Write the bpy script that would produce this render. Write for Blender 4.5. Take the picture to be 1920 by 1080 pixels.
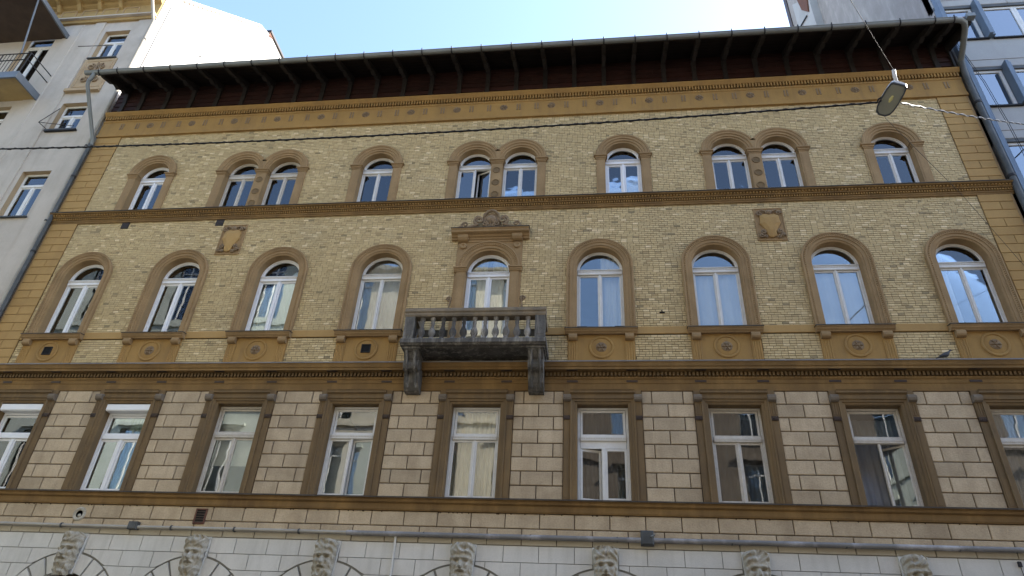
import bpy, math, random
from mathutils import Vector, Matrix
random.seed(7)
for o in list(bpy.data.objects): bpy.data.objects.remove(o)
scene = bpy.context.scene
COL = scene.collection
PI = math.pi

# ------------------------------------------------------------------ camera
cam_d = bpy.data.cameras.new('camera'); cam = bpy.data.objects.new('camera', cam_d); COL.objects.link(cam)
cam_d.sensor_width = 36.0; cam_d.lens = 1291.285 * 36 / 1920; cam_d.clip_start = 0.1; cam_d.clip_end = 6000
_r = Vector((0.99227, 0.11248, 0.05241)); _u = Vector((0.01806, -0.54871, 0.83582)); _f = Vector((-0.12277, 0.82841, 0.54650))
M4 = Matrix((( _r.x, _u.x, -_f.x, 0), (_r.y, _u.y, -_f.y, -15), (_r.z, _u.z, -_f.z, 1.6), (0, 0, 0, 1)))
cam.matrix_world = M4
scene.camera = cam

# ------------------------------------------------------------------ sky, sun, exposure
SUN = Vector((0.72, 0.26, 0.64)).normalized()
world = bpy.data.worlds.new('World'); scene.world = world; world.use_nodes = True
wn = world.node_tree.nodes; wl = world.node_tree.links
sky = wn.new('ShaderNodeTexSky'); sky.sky_type = 'NISHITA'; sky.sun_disc = False
sky.sun_elevation = math.asin(SUN.z); sky.sun_rotation = math.atan2(SUN.x, SUN.y)
sky.air_density = 1.0; sky.dust_density = 1.1; sky.ozone_density = 1.5
wl.new(sky.outputs[0], wn['Background'].inputs[0]); wn['Background'].inputs[1].default_value = 0.13
sd = bpy.data.lights.new('sun', 'SUN'); sd.energy = 4.0; sd.angle = math.radians(0.5); sd.color = (1, 0.94, 0.84)
so = bpy.data.objects.new('sun', sd); COL.objects.link(so); so.rotation_euler = (-SUN).to_track_quat('-Z', 'Y').to_euler()
so.location = (30, 20, 60)
scene.view_settings.view_transform = 'Standard'; scene.view_settings.look = 'None'
scene.view_settings.exposure = 2.2; scene.view_settings.gamma = 1.0

# ------------------------------------------------------------------ materials
def N(nt, t, **kw):
    n = nt.nodes.new(t)
    for k, v in kw.items(): setattr(n, k, v)
    return n
def mix(nt, fac, a, b, mode='MIX'):
    m = nt.nodes.new('ShaderNodeMix'); m.data_type = 'RGBA'; m.blend_type = mode
    for i, v in ((0, fac), (6, a), (7, b)):
        if isinstance(v, (int, float)): m.inputs[i].default_value = v
        elif isinstance(v, tuple): m.inputs[i].default_value = (v[0], v[1], v[2], 1)
        else: nt.links.new(v, m.inputs[i])
    return m.outputs[2]
def noise(nt, vec, scale, detail=4, rough=0.55, stretch=None):
    n = N(nt, 'ShaderNodeTexNoise'); n.inputs['Scale'].default_value = scale
    n.inputs['Detail'].default_value = detail; n.inputs['Roughness'].default_value = rough
    if stretch:
        mp = N(nt, 'ShaderNodeMapping'); mp.inputs['Scale'].default_value = stretch
        nt.links.new(vec, mp.inputs['Vector']); vec = mp.outputs[0]
    nt.links.new(vec, n.inputs['Vector']); return n.outputs['Fac']
def ramp(nt, fac, lo, hi):
    r = N(nt, 'ShaderNodeMapRange'); r.inputs[1].default_value = lo; r.inputs[2].default_value = hi
    nt.links.new(fac, r.inputs[0]); r.clamp = True; return r.outputs[0]
def mul(nt, a, k):
    m = N(nt, 'ShaderNodeMath', operation='MULTIPLY'); nt.links.new(a, m.inputs[0])
    if isinstance(k, (int, float)): m.inputs[1].default_value = k
    else: nt.links.new(k, m.inputs[1])
    return m.outputs[0]
MATS = {}
def surf(name, c, c2=None, scale=1.3, rough=0.9, stain=None, stain_amt=0.5, streak=None, streak_amt=0.4, streak_scale=(5, 5, 0.5),
         bump=0.15, bump_scale=40, rand=0.0, metal=0.0, tint=0.0, speck=0.0, spec=0.3, pos='Position'):
    m = bpy.data.materials.new(name); m.use_nodes = True; nt = m.node_tree; b = nt.nodes['Principled BSDF']
    g = N(nt, 'ShaderNodeNewGeometry'); vec = g.outputs['Position']
    c2 = c2 or tuple(x * 0.8 for x in c)
    col = mix(nt, ramp(nt, noise(nt, vec, scale, 6), 0.3, 0.7), c, c2)
    if speck:
        col = mix(nt, mul(nt, ramp(nt, noise(nt, vec, 28, 5, 0.7), 0.45, 0.75), speck), col, tuple(x * 0.5 for x in c2))
    if stain:
        col = mix(nt, mul(nt, ramp(nt, noise(nt, vec, 0.55, 8, 0.65), 0.5, 0.78), stain_amt), col, stain)
    if streak:
        col = mix(nt, mul(nt, ramp(nt, noise(nt, vec, 1.0, 6, 0.6, streak_scale), 0.5, 0.75), streak_amt), col, streak)
    if rand:
        oi = N(nt, 'ShaderNodeObjectInfo'); rr = N(nt, 'ShaderNodeMapRange'); rr.inputs[3].default_value = 1 - rand; rr.inputs[4].default_value = 1 + rand * 0.5
        nt.links.new(oi.outputs['Random'], rr.inputs[0])
        cc = N(nt, 'ShaderNodeCombineColor')
        for i in range(3): nt.links.new(rr.outputs[0], cc.inputs[i])
        col = mix(nt, 1.0, col, cc.outputs[0], 'MULTIPLY')
    if tint:
        at = N(nt, 'ShaderNodeAttribute'); at.attribute_name = 'tint'
        rr = N(nt, 'ShaderNodeMapRange'); rr.inputs[3].default_value = 1 - tint; rr.inputs[4].default_value = 1 + tint
        nt.links.new(at.outputs['Fac'], rr.inputs[0])
        cc = N(nt, 'ShaderNodeCombineColor')
        for i in range(3): nt.links.new(rr.outputs[0], cc.inputs[i])
        col = mix(nt, 1.0, col, cc.outputs[0], 'MULTIPLY')
    nt.links.new(col, b.inputs['Base Color'])
    b.inputs['Roughness'].default_value = rough; b.inputs['Metallic'].default_value = metal
    b.inputs['Specular IOR Level'].default_value = spec
    if bump:
        bp = N(nt, 'ShaderNodeBump'); bp.inputs['Strength'].default_value = bump; bp.inputs['Distance'].default_value = 0.02
        nt.links.new(noise(nt, vec, bump_scale, 5, 0.6), bp.inputs['Height']); nt.links.new(bp.outputs[0], b.inputs['Normal'])
    MATS[name] = m; return m
def glass(name, tintc=(0.93, 0.955, 0.95), lo=0.10, wob=0.03, wscale=1.6):
    m = bpy.data.materials.new(name); m.use_nodes = True; nt = m.node_tree
    for n in list(nt.nodes): nt.nodes.remove(n)
    out = N(nt, 'ShaderNodeOutputMaterial'); tr = N(nt, 'ShaderNodeBsdfTransparent'); gl = N(nt, 'ShaderNodeBsdfGlossy')
    tr.inputs[0].default_value = (*tintc, 1); gl.inputs['Roughness'].default_value = 0.005; gl.inputs[0].default_value = (0.95, 0.97, 1, 1)
    fr = N(nt, 'ShaderNodeFresnel'); fr.inputs[0].default_value = 1.5
    mr = N(nt, 'ShaderNodeMapRange'); mr.inputs[1].default_value = 0.04; mr.inputs[2].default_value = 1; mr.inputs[3].default_value = lo; mr.inputs[4].default_value = 1
    nt.links.new(fr.outputs[0], mr.inputs[0])
    g = N(nt, 'ShaderNodeNewGeometry'); bp = N(nt, 'ShaderNodeBump'); bp.inputs['Strength'].default_value = 1.0; bp.inputs['Distance'].default_value = wob
    nt.links.new(noise(nt, g.outputs['Position'], wscale, 2, 0.5), bp.inputs['Height']); nt.links.new(bp.outputs[0], gl.inputs['Normal'])
    ms = N(nt, 'ShaderNodeMixShader'); nt.links.new(mr.outputs[0], ms.inputs[0]); nt.links.new(tr.outputs[0], ms.inputs[1]); nt.links.new(gl.outputs[0], ms.inputs[2])
    nt.links.new(ms.outputs[0], out.inputs[0]); MATS[name] = m; return m
def brickmat():
    m = bpy.data.materials.new('brick'); m.use_nodes = True; nt = m.node_tree; b = nt.nodes['Principled BSDF']
    g = N(nt, 'ShaderNodeNewGeometry'); vec = g.outputs['Position']
    at = N(nt, 'ShaderNodeAttribute'); at.attribute_name = 'tint'
    cr = N(nt, 'ShaderNodeValToRGB'); e = cr.color_ramp.elements
    e[0].position = 0.0; e[0].color = (0.24, 0.185, 0.09, 1); e[1].position = 1.0; e[1].color = (0.74, 0.58, 0.33, 1)
    for p, c in ((0.10, (0.39, 0.283, 0.128, 1)), (0.45, (0.50, 0.368, 0.172, 1)), (0.85, (0.595, 0.45, 0.225, 1))):
        k = e.new(p); k.color = c
    nt.links.new(at.outputs['Fac'], cr.inputs[0])
    col = cr.outputs[0]
    col = mix(nt, mul(nt, ramp(nt, noise(nt, vec, 30, 4, 0.7), 0.4, 0.8), 0.35), col, (0.25, 0.20, 0.12))
    col = mix(nt, mul(nt, ramp(nt, noise(nt, vec, 0.45, 8, 0.65), 0.47, 0.75), 0.32), col, (0.24, 0.195, 0.115))
    col = mix(nt, mul(nt, ramp(nt, noise(nt, vec, 0.9, 6, 0.6, (1, 1, 2.2)), 0.58, 0.8), 0.3), col, (0.54, 0.46, 0.32))
    nt.links.new(col, b.inputs['Base Color']); b.inputs['Roughness'].default_value = 0.75
    bp = N(nt, 'ShaderNodeBump'); bp.inputs['Strength'].default_value = 0.3; bp.inputs['Distance'].default_value = 0.01
    nt.links.new(noise(nt, vec, 60, 4), bp.inputs['Height']); nt.links.new(bp.outputs[0], b.inputs['Normal'])
    MATS['brick'] = m
brickmat()
OCH = (0.36, 0.215, 0.07)
surf('mortar', (0.075, 0.06, 0.036), (0.055, 0.044, 0.027), 3, bump=0.3)
surf('ochre', OCH, (0.30, 0.178, 0.058), 1.6, stain=(0.20, 0.12, 0.05), stain_amt=0.6, streak=(0.18, 0.115, 0.055), streak_amt=0.5, speck=0.25)
surf('ochre_clean', (0.41, 0.26, 0.098), (0.36, 0.222, 0.08), 1.1, stain=(0.30, 0.18, 0.075), stain_amt=0.35, streak=(0.26, 0.16, 0.07), streak_amt=0.3, speck=0.2, rand=0.08)
surf('ochre_joint', (0.16, 0.10, 0.045), (0.12, 0.075, 0.035), 3)
surf('surround', (0.335, 0.222, 0.108), (0.245, 0.16, 0.076), 1.8, stain=(0.22, 0.145, 0.075), stain_amt=0.5, streak=(0.19, 0.125, 0.065), streak_amt=0.4, speck=0.3)
surf('surround_dark', (0.135, 0.093, 0.050), (0.185, 0.122, 0.058), 1.5, stain=(0.105, 0.072, 0.038), stain_amt=0.6, streak=(0.27, 0.17, 0.07), streak_amt=0.5, streak_scale=(7, 7, 0.35), speck=0.25)
surf('ochre_low', (0.23, 0.137, 0.048), (0.14, 0.082, 0.032), 1.3, stain=(0.13, 0.085, 0.04), stain_amt=0.55, streak=(0.36, 0.215, 0.08), streak_amt=0.4, streak_scale=(3, 3, 0.6), speck=0.25)
surf('dark_top', (0.085, 0.07, 0.055), (0.055, 0.045, 0.035), 4)
surf('flashing', (0.22, 0.21, 0.20), (0.14, 0.13, 0.13), 3, rough=0.6)
surf('relief', (0.27, 0.19, 0.11), (0.19, 0.135, 0.085), 9, speck=0.5, bump=0.4, bump_scale=60)
surf('block', (0.53, 0.42, 0.28), (0.42, 0.325, 0.21), 2.2, stain=(0.25, 0.19, 0.125), stain_amt=0.6, streak=(0.27, 0.205, 0.13), streak_amt=0.35, speck=0.45, bump=0.55, bump_scale=26, rand=0.16)
surf('block_joint', (0.115, 0.083, 0.05), (0.085, 0.062, 0.038), 3)
surf('white_block', (0.66, 0.635, 0.575), (0.57, 0.55, 0.495), 1.2, stain=(0.36, 0.345, 0.30), stain_amt=0.45, streak=(0.40, 0.385, 0.335), streak_amt=0.4, speck=0.15, rand=0.05)
surf('surround_grey', (0.20, 0.165, 0.125), (0.15, 0.12, 0.09), 4, speck=0.4)
surf('white_joint', (0.24, 0.235, 0.21), (0.19, 0.185, 0.16), 3)
surf('cream_block', (0.47, 0.42, 0.32), (0.40, 0.35, 0.26), 1.4, stain=(0.32, 0.26, 0.18), stain_amt=0.4, speck=0.2, rand=0.06)
surf('stone_head', (0.47, 0.44, 0.375), (0.31, 0.275, 0.20), 7, speck=0.45, stain=(0.22, 0.19, 0.13), stain_amt=0.5, bump=0.2, bump_scale=50)
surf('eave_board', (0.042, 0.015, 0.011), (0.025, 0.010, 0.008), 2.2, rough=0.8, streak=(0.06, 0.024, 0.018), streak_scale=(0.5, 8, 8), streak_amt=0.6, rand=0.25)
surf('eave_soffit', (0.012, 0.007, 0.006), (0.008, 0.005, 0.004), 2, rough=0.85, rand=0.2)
surf('eave_rafter', (0.030, 0.024, 0.021), (0.018, 0.015, 0.013), 5, rough=0.8, rand=0.2)
surf('zinc', (0.215, 0.23, 0.225), (0.17, 0.18, 0.178), 1.2, rough=0.55, metal=0.3, bump=0.05, stain=(0.21, 0.21, 0.19), stain_amt=0.5)
surf('zinc_dark', (0.10, 0.105, 0.105), (0.06, 0.062, 0.06), 3, rough=0.6, metal=0.2)
surf('iron', (0.022, 0.021, 0.022), (0.014, 0.013, 0.013), 6, rough=0.6)
surf('roof_tile', (0.20, 0.09, 0.06), (0.14, 0.065, 0.045), 3)
surf('white_paint', (0.72, 0.71, 0.68), (0.64, 0.63, 0.59), 5, rough=0.5, bump=0.05, speck=0.12)
surf('old_paint', (0.62, 0.585, 0.52), (0.52, 0.48, 0.41), 6, rough=0.6, bump=0.1, speck=0.3)
surf('pvc', (0.80, 0.81, 0.82), (0.77, 0.78, 0.79), 2, rough=0.35, bump=0.0)
surf('gasket', (0.03, 0.03, 0.03), None, 3)
surf('stone_dark', (0.135, 0.125, 0.11), (0.075, 0.07, 0.062), 3.5, stain=(0.03, 0.028, 0.026), stain_amt=0.95, streak=(0.38, 0.35, 0.30), streak_amt=0.7, streak_scale=(9, 9, 0.9), speck=0.4, bump=0.3)
surf('stone_rail', (0.25, 0.20, 0.14), (0.15, 0.125, 0.09), 3, stain=(0.08, 0.07, 0.055), stain_amt=0.7, streak=(0.30, 0.22, 0.13), streak_amt=0.5, speck=0.4)
surf('interior', (0.30, 0.28, 0.25), (0.26, 0.24, 0.21), 1, bump=0)
surf('curtain_white', (0.74, 0.74, 0.72), (0.66, 0.66, 0.64), 3, bump=0.05)
surf('curtain_cream', (0.66, 0.60, 0.48), (0.58, 0.52, 0.42), 3, bump=0.05)
surf('curtain_grey', (0.36, 0.37, 0.39), (0.28, 0.29, 0.31), 2, bump=0.05)
surf('curtain_blue', (0.68, 0.70, 0.72), (0.60, 0.62, 0.65), 2, bump=0.05)
surf('curtain_dark', (0.10, 0.10, 0.105), (0.07, 0.07, 0.075), 2, bump=0.05)
surf('curtain_green', (0.44, 0.50, 0.42), (0.36, 0.42, 0.35), 2, bump=0.05)
surf('grey_plaster', (0.51, 0.455, 0.385), (0.44, 0.39, 0.325), 0.9, stain=(0.27, 0.235, 0.195), stain_amt=0.65, streak=(0.33, 0.29, 0.24), streak_amt=0.5, streak_scale=(2.5, 2.5, 0.35), speck=0.15)
surf('party_white', (0.80, 0.78, 0.74), (0.74, 0.72, 0.67), 1.5, stain=(0.62, 0.60, 0.56), stain_amt=0.4, speck=0.1, streak=(0.55, 0.52, 0.47), streak_amt=0.35, streak_scale=(4, 4, 1.2))
surf('tan_plaster', (0.43, 0.32, 0.195), (0.36, 0.26, 0.155), 1.5, stain=(0.22, 0.165, 0.11), stain_amt=0.5, speck=0.25)
surf('yellow_plaster', (0.42, 0.30, 0.13), (0.35, 0.245, 0.105), 1.5, stain=(0.15, 0.11, 0.07), stain_amt=0.75, speck=0.25)
surf('concrete', (0.37, 0.375, 0.37), (0.32, 0.325, 0.32), 1.2, stain=(0.25, 0.25, 0.245), stain_amt=0.4, speck=0.2, streak=(0.28, 0.28, 0.275), streak_amt=0.3)
surf('concrete_dark', (0.30, 0.28, 0.265), (0.24, 0.225, 0.21), 1.2, stain=(0.19, 0.175, 0.16), stain_amt=0.6, speck=0.3, streak=(0.50, 0.48, 0.44), streak_amt=0.35, streak_scale=(3, 3, 0.8))
surf('blue_steel', (0.15, 0.195, 0.245), (0.115, 0.15, 0.195), 2, rough=0.45, metal=0.2, bump=0.03)
surf('steel_grey', (0.16, 0.18, 0.20), (0.12, 0.135, 0.15), 2, rough=0.5, metal=0.2, bump=0.03)
surf('cable', (0.012, 0.012, 0.013), None, 5, rough=0.6, bump=0)
surf('cable_pale', (0.55, 0.52, 0.48), None, 5, rough=0.6, bump=0)
surf('wire', (0.03, 0.028, 0.026), None, 5, rough=0.7, bump=0)
surf('lamp_white', (0.62, 0.63, 0.62), (0.55, 0.56, 0.55), 6, rough=0.4, bump=0)
surf('lamp_rim', (0.10, 0.105, 0.11), None, 6, rough=0.4, bump=0)
surf('lamp_reflector', (0.62, 0.58, 0.30), (0.42, 0.40, 0.25), 9, rough=0.5, bump=0)
surf('bulb', (0.75, 0.68, 0.30), None, 6, rough=0.25, bump=0)
surf('pigeon', (0.035, 0.037, 0.042), (0.06, 0.063, 0.07), 20, rough=0.6, bump=0)
surf('asphalt', (0.05, 0.05, 0.052), (0.038, 0.038, 0.04), 4, bump=0.4, bump_scale=120)
surf('paving', (0.23, 0.22, 0.205), (0.18, 0.172, 0.16), 2, speck=0.3)
surf('kerb', (0.30, 0.29, 0.275), (0.24, 0.23, 0.22), 3, speck=0.3)
surf('opp_cream', (0.66, 0.60, 0.47), (0.58, 0.52, 0.40), 1, streak=(0.42, 0.37, 0.28), streak_amt=0.4)
surf('opp_green', (0.47, 0.49, 0.42), (0.40, 0.42, 0.36), 1, streak=(0.28, 0.31, 0.24), streak_amt=0.4)
surf('opp_grey', (0.52, 0.50, 0.46), (0.44, 0.42, 0.39), 1, streak=(0.32, 0.31, 0.28), streak_amt=0.4)
surf('opp_brown', (0.17, 0.135, 0.10), (0.13, 0.10, 0.075), 1, streak=(0.09, 0.075, 0.06), streak_amt=0.4)
surf('wood_dark', (0.06, 0.038, 0.025), (0.04, 0.025, 0.016), 3, rough=0.5)
surf('hole', (0.008, 0.008, 0.008), None, 3, bump=0)
surf('rust_brick', (0.16, 0.075, 0.05), (0.10, 0.045, 0.03), 9, speck=0.5)
glass('glass_old', lo=0.09, wob=0.0020, wscale=1.3)
glass('glass_new', (0.87, 0.91, 0.90), lo=0.15, wob=0.0012, wscale=1.3)
glass('glass_office', (0.35, 0.42, 0.48), lo=0.30, wob=0.001, wscale=0.8)
glass('glass_lamp', (0.85, 0.86, 0.80), lo=0.05, wob=0.0)
_nt = MATS['glass_lamp'].node_tree; _out = [n for n in _nt.nodes if n.type == 'OUTPUT_MATERIAL'][0]; _ms = _out.inputs[0].links[0].from_node
_df = N(_nt, 'ShaderNodeBsdfDiffuse'); _df.inputs[0].default_value = (0.62, 0.61, 0.50, 1); _m2 = N(_nt, 'ShaderNodeMixShader'); _m2.inputs[0].default_value = 0.42
_nt.links.new(_ms.outputs[0], _m2.inputs[1]); _nt.links.new(_df.outputs[0], _m2.inputs[2]); _nt.links.new(_m2.outputs[0], _out.inputs[0])

# ------------------------------------------------------------------ mesh helpers
class MB:
    def __init__(s): s.v = []; s.f = []; s.t = []; s.sm = []
    def add(s, vs, fs, tint=0.5, smooth=False):
        b = len(s.v); s.v += [tuple(v) for v in vs]
        for f in fs: s.f.append(tuple(b + i for i in f)); s.t.append(tint); s.sm.append(smooth)
        return s
    def box(s, x0, x1, y0, y1, z0, z1, tint=0.5):
        v = [(x0, y0, z0), (x1, y0, z0), (x1, y1, z0), (x0, y1, z0), (x0, y0, z1), (x1, y0, z1), (x1, y1, z1), (x0, y1, z1)]
        return s.add(v, [(0, 3, 2, 1), (4, 5, 6, 7), (0, 1, 5, 4), (1, 2, 6, 5), (2, 3, 7, 6), (3, 0, 4, 7)], tint)
    def block(s, x0, x1, y0, y1, z0, z1, c=0.01, tint=0.5):   # box with a chamfered front face (front at y0)
        v = [(x0, y1, z0), (x1, y1, z0), (x1, y1, z1), (x0, y1, z1), (x0, y0 + c, z0), (x1, y0 + c, z0), (x1, y0 + c, z1), (x0, y0 + c, z1),
             (x0 + c, y0, z0 + c), (x1 - c, y0, z0 + c), (x1 - c, y0, z1 - c), (x0 + c, y0, z1 - c)]
        f = [(8, 9, 10, 11)]
        for i in range(4):
            j = (i + 1) % 4; f += [(4 + i, 4 + j, 8 + j, 8 + i), (i, j, 4 + j, 4 + i)]
        return s.add(v, f, tint)
    def prism(s, poly, a, b, axis='x', tint=0.5, smooth=False):  # poly: 2D points; axis x -> (y,z), y -> (x,z), z -> (x,y)
        P = {'x': lambda p, t: (t, p[0], p[1]), 'y': lambda p, t: (p[0], t, p[1]), 'z': lambda p, t: (p[0], p[1], t)}[axis]
        n = len(poly); v = [P(p, a) for p in poly] + [P(p, b) for p in poly]
        f = [tuple(range(n)), tuple(range(2 * n - 1, n - 1, -1))]
        s.add(v, f, tint)
        return s.add(v, [(i, (i + 1) % n, n + (i + 1) % n, n + i) for i in range(n)], tint, smooth)
    def lathe(s, prof, c, n=12, axis='z', smooth=True, tint=0.5):  # prof: (r, t) along axis from c
        v = []; f = []
        for r, t in prof:
            for k in range(n):
                a = 2 * PI * k / n; p, q = r * math.cos(a), r * math.sin(a)
                v.append({'z': (c[0] + p, c[1] + q, c[2] + t), 'y': (c[0] + p, c[1] + t, c[2] + q), 'x': (c[0] + t, c[1] + p, c[2] + q)}[axis])
        for i in range(len(prof) - 1):
            for k in range(n):
                k2 = (k + 1) % n; f.append((i * n + k, i * n + k2, (i + 1) * n + k2, (i + 1) * n + k))
        s.add(v, f, tint, smooth)
        if prof[0][0] > 1e-4: s.add(v[:n], [tuple(range(n))], tint)
        if prof[-1][0] > 1e-4: s.add(v[-n:], [tuple(range(n))], tint)
        return s
    def tube(s, pts, r, n=8, tint=0.5, cap=True):
        pts = [Vector(p) for p in pts]; v = []; f = []; m = len(pts)
        rr = r if isinstance(r, (list, tuple)) else [r] * m
        up = None
        for i, p in enumerate(pts):
            d = (pts[min(i + 1, m - 1)] - pts[max(i - 1, 0)]).normalized()
            if up is None: up = Vector((0, 0, 1)) if abs(d.z) < 0.9 else Vector((0, 1, 0))
            x = d.cross(up)
            if x.length < 1e-3: x = d.cross(Vector((1, 0, 0)))
            x.normalize(); y = x.cross(d).normalized(); up = y
            for k in range(n):
                a = 2 * PI * k / n; v.append(p + (x * math.cos(a) + y * math.sin(a)) * rr[i])
        for i in range(m - 1):
            for k in range(n):
                k2 = (k + 1) % n; f.append((i * n + k, i * n + k2, (i + 1) * n + k2, (i + 1) * n + k))
        s.add(v, f, tint, True)
        if cap: s.add(v[:n], [tuple(range(n))], tint); s.add(v[-n:], [tuple(range(n))], tint)
        return s
    def arch(s, xc, zb, zs, prof, closed=False, seg=20, tint=0.5, smooth=False, jambs=True):
        # sweep prof [(r, y)...] up the left jamb, round the semicircle and down the right jamb
        path = []
        if jambs: path.append(('l', 0))
        for k in range(seg + 1): path.append(('a', PI - PI * k / seg))
        if jambs: path.append(('r', 0))
        v = []; n = len(prof)
        for kind, a in path:
            for r, y in prof:
                if kind == 'l': v.append((xc - r, y, zb))
                elif kind == 'r': v.append((xc + r, y, zb))
                else: v.append((xc + r * math.cos(a), y, zs + r * math.sin(a)))
        f = []
        for i in range(len(path) - 1):
            for j in range(n if closed else n - 1):
                j2 = (j + 1) % n; f.append((i * n + j, i * n + j2, (i + 1) * n + j2, (i + 1) * n + j))
        s.add(v, f, tint, smooth)
        if closed: s.add(v[:n], [tuple(range(n))]); s.add(v[-n:], [tuple(range(n))])
        return s
    def grid(s, fn, nu, nv, tint=0.5, smooth=True):
        v = [fn(i / nu, j / nv) for j in range(nv + 1) for i in range(nu + 1)]
        f = [(j * (nu + 1) + i, j * (nu + 1) + i + 1, (j + 1) * (nu + 1) + i + 1, (j + 1) * (nu + 1) + i) for j in range(nv) for i in range(nu)]
        return s.add(v, f, tint, smooth)
    def build(s, name, mat, parent=None, tint=False, loc=None, kind=None):
        me = bpy.data.meshes.new(name)
        if loc: s.v = [(a - loc[0], b - loc[1], c - loc[2]) for a, b, c in s.v]
        me.from_pydata(s.v, [], s.f)
        me.polygons.foreach_set('use_smooth', s.sm)
        if tint:
            at = me.attributes.new('tint', 'FLOAT', 'FACE'); at.data.foreach_set('value', s.t)
        me.materials.append(MATS[mat])
        return link(name, me, parent, loc, kind)
def link(name, me, parent=None, loc=None, kind=None):
    o = bpy.data.objects.new(name, me); COL.objects.link(o)
    if loc: o.location = loc
    if parent:
        o.parent = parent
    if kind: o['kind'] = kind
    return o
def thing(name, label, cat, group=None, loc=(0, 0, 0)):
    o = bpy.data.objects.new(name, None); COL.objects.link(o); o.location = loc; o.empty_display_size = 0.3
    return tag(o, label, cat, group)
def tag(o, label, cat, group=None):
    o['label'] = label; o['category'] = cat
    if group: o['group'] = group
    return o
def sub(x0, x1, holes):          # subtract intervals
    out = [(x0, x1)]
    for a, b in holes:
        nx = []
        for p, q in out:
            if b <= p or a >= q: nx.append((p, q)); continue
            if a > p: nx.append((p, a))
            if b < q: nx.append((b, q))
        out = nx
    return out

# ------------------------------------------------------------------ ground
def struct(name, mb, mat):
    o = mb.build(name, mat); o['kind'] = 'structure'; return o
struct('ground', MB().box(-2500, 2500, -2500, 2500, -0.5, -0.13), 'paving')
struct('road', MB().box(-300, 300, -15.6, -2.8, -0.129, -0.12), 'asphalt')
struct('pavement', MB().box(-300, 300, -2.65, 0.2, -0.13, 0.0), 'paving')
struct('kerb', MB().box(-300, 300, -2.8, -2.65, -0.13, 0.004), 'kerb')
struct('pavement', MB().box(-300, 300, -18.2, -15.75, -0.13, 0.0), 'paving')
struct('kerb', MB().box(-300, 300, -15.75, -15.6, -0.13, 0.004), 'kerb')

# ================================================================== the brick apartment building
C0, S = -2.90, 2.973
XL, XR, QL, QR = -16.72, 10.75, -15.82, 9.90
AX = [C0 + (i - 5) * S for i in range(1, 10)]                  # nine axes of the two lower window rows
B = thing('apartment_building', 'yellow brick apartment house with ochre trim, arched windows and dark wooden eaves', 'building')
TOP = []                                                        # top-row window centres
for k in range(-3, 4):
    c = C0 + k * 3.715
    TOP += [c] if k % 2 else [c - 0.69, c + 0.69]
Z2S, Z2P, R2 = 10.22, 12.13, 0.60                                # middle row: sill, springing, radius
Z3S, Z3P, R3 = 14.50, 16.07, 0.52                                # top row
DOORZ = 9.52

def bay(mb, x0, x1, z0, z1, xc, r, zb, zs, y=0.0, seg=20):       # wall skin with one arched opening
    q = lambda a, b, c, d: mb.add([(a, y, c), (b, y, c), (b, y, d), (a, y, d)], [(0, 1, 2, 3)])
    q(x0, xc - r, z0, z1); q(xc + r, x1, z0, z1)
    if zb > z0: q(xc - r, xc + r, z0, zb)
    for k in range(seg):
        a, b = PI - PI * k / seg, PI - PI * (k + 1) / seg
        xa, xb = xc + r * math.cos(a), xc + r * math.cos(b)
        mb.add([(xa, y, zs + r * math.sin(a)), (xb, y, zs + r * math.sin(b)), (xb, y, z1), (xa, y, z1)], [(0, 1, 2, 3)])
def rbay(mb, x0, x1, z0, z1, xa, xb, za, zb, y=0.0):
    q = lambda a, b, c, d: mb.add([(a, y, c), (b, y, c), (b, y, d), (a, y, d)], [(0, 1, 2, 3)])
    q(x0, xa, z0, z1); q(xb, x1, z0, z1); q(xa, xb, z0, za); q(xa, xb, zb, z1)

bw = MB()
edges = [XL] + [(AX[i] + AX[i + 1]) / 2 for i in range(8)] + [XR]
for i, x in enumerate(AX):
    bay(bw, edges[i], edges[i + 1], 9.0, 14.3, x, R2, DOORZ if i == 4 else Z2S - 0.06, Z2P)
te = [XL] + [(TOP[i] + TOP[i + 1]) / 2 for i in range(9)] + [XR]
for i, x in enumerate(TOP):
    bay(bw, te[i], te[i + 1], 14.3, 20.1, x, R3, Z3S - 0.05, Z3P)
brick_wall = bw.build('brick_wall', 'mortar', B)

# ---- bricks
BL, BH, BP = 0.157, 0.0665, 0.014
def in_arch(x, z, xc, ro, zb, zs):
    if z < zb: return False
    if z <= zs: return abs(x - xc) < ro
    return (x - xc) ** 2 + (z - zs) ** 2 < ro * ro
def covered(x, z):
    if 10.07 < z < 10.26 or 14.15 < z < 14.47: return True
    if z < 14.2:
        for i, a in enumerate(AX):
            if i == 4:
                if abs(x - a) < 0.89 and z < 13.3: return True
            elif in_arch(x, z, a, 0.84, 10.05, Z2P): return True
            elif z < 10.1 and abs(x - a) < 0.83: return True
        for sx in (-10.58, 4.58):
            if abs(x - sx) < 0.37 and 12.83 < z < 13.88: return True
    else:
        for i, a in enumerate(TOP):
            if in_arch(x, z, a, 0.76, 14.5, Z3P): return True
    return False
cand = []
row = 0; z = 9.24
while z < 17.86:
    zc = z + BH / 2; off = (row % 2) * BL / 2 + random.uniform(-0.012, 0.012)
    x = QL - BL + off; hdr = False
    while x < QR:
        w = BL
        if random.random() < 0.10: w = BL * 0.5
        a, b = max(x + 0.0045, QL + 0.004), min(x + w - 0.0045, QR - 0.004)
        if QR - b < 0.05: b = QR - 0.004
        if b - a > 0.02:
            ca, cm, cb = covered(a + 0.01, zc), covered((a + b) / 2, zc), covered(b - 0.01, zc)
            if not (ca and cm and cb):
                cand.append((a, b, z + 0.006, z + BH - 0.006))
        x += w
    z += BH; row += 1
def tintv():
    r = random.random()
    if r < 0.05: return random.uniform(0.0, 0.15)
    if r < 0.12: return random.uniform(0.85, 1.0)
    return min(0.95, max(0.1, random.gauss(0.52, 0.12)))
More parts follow.
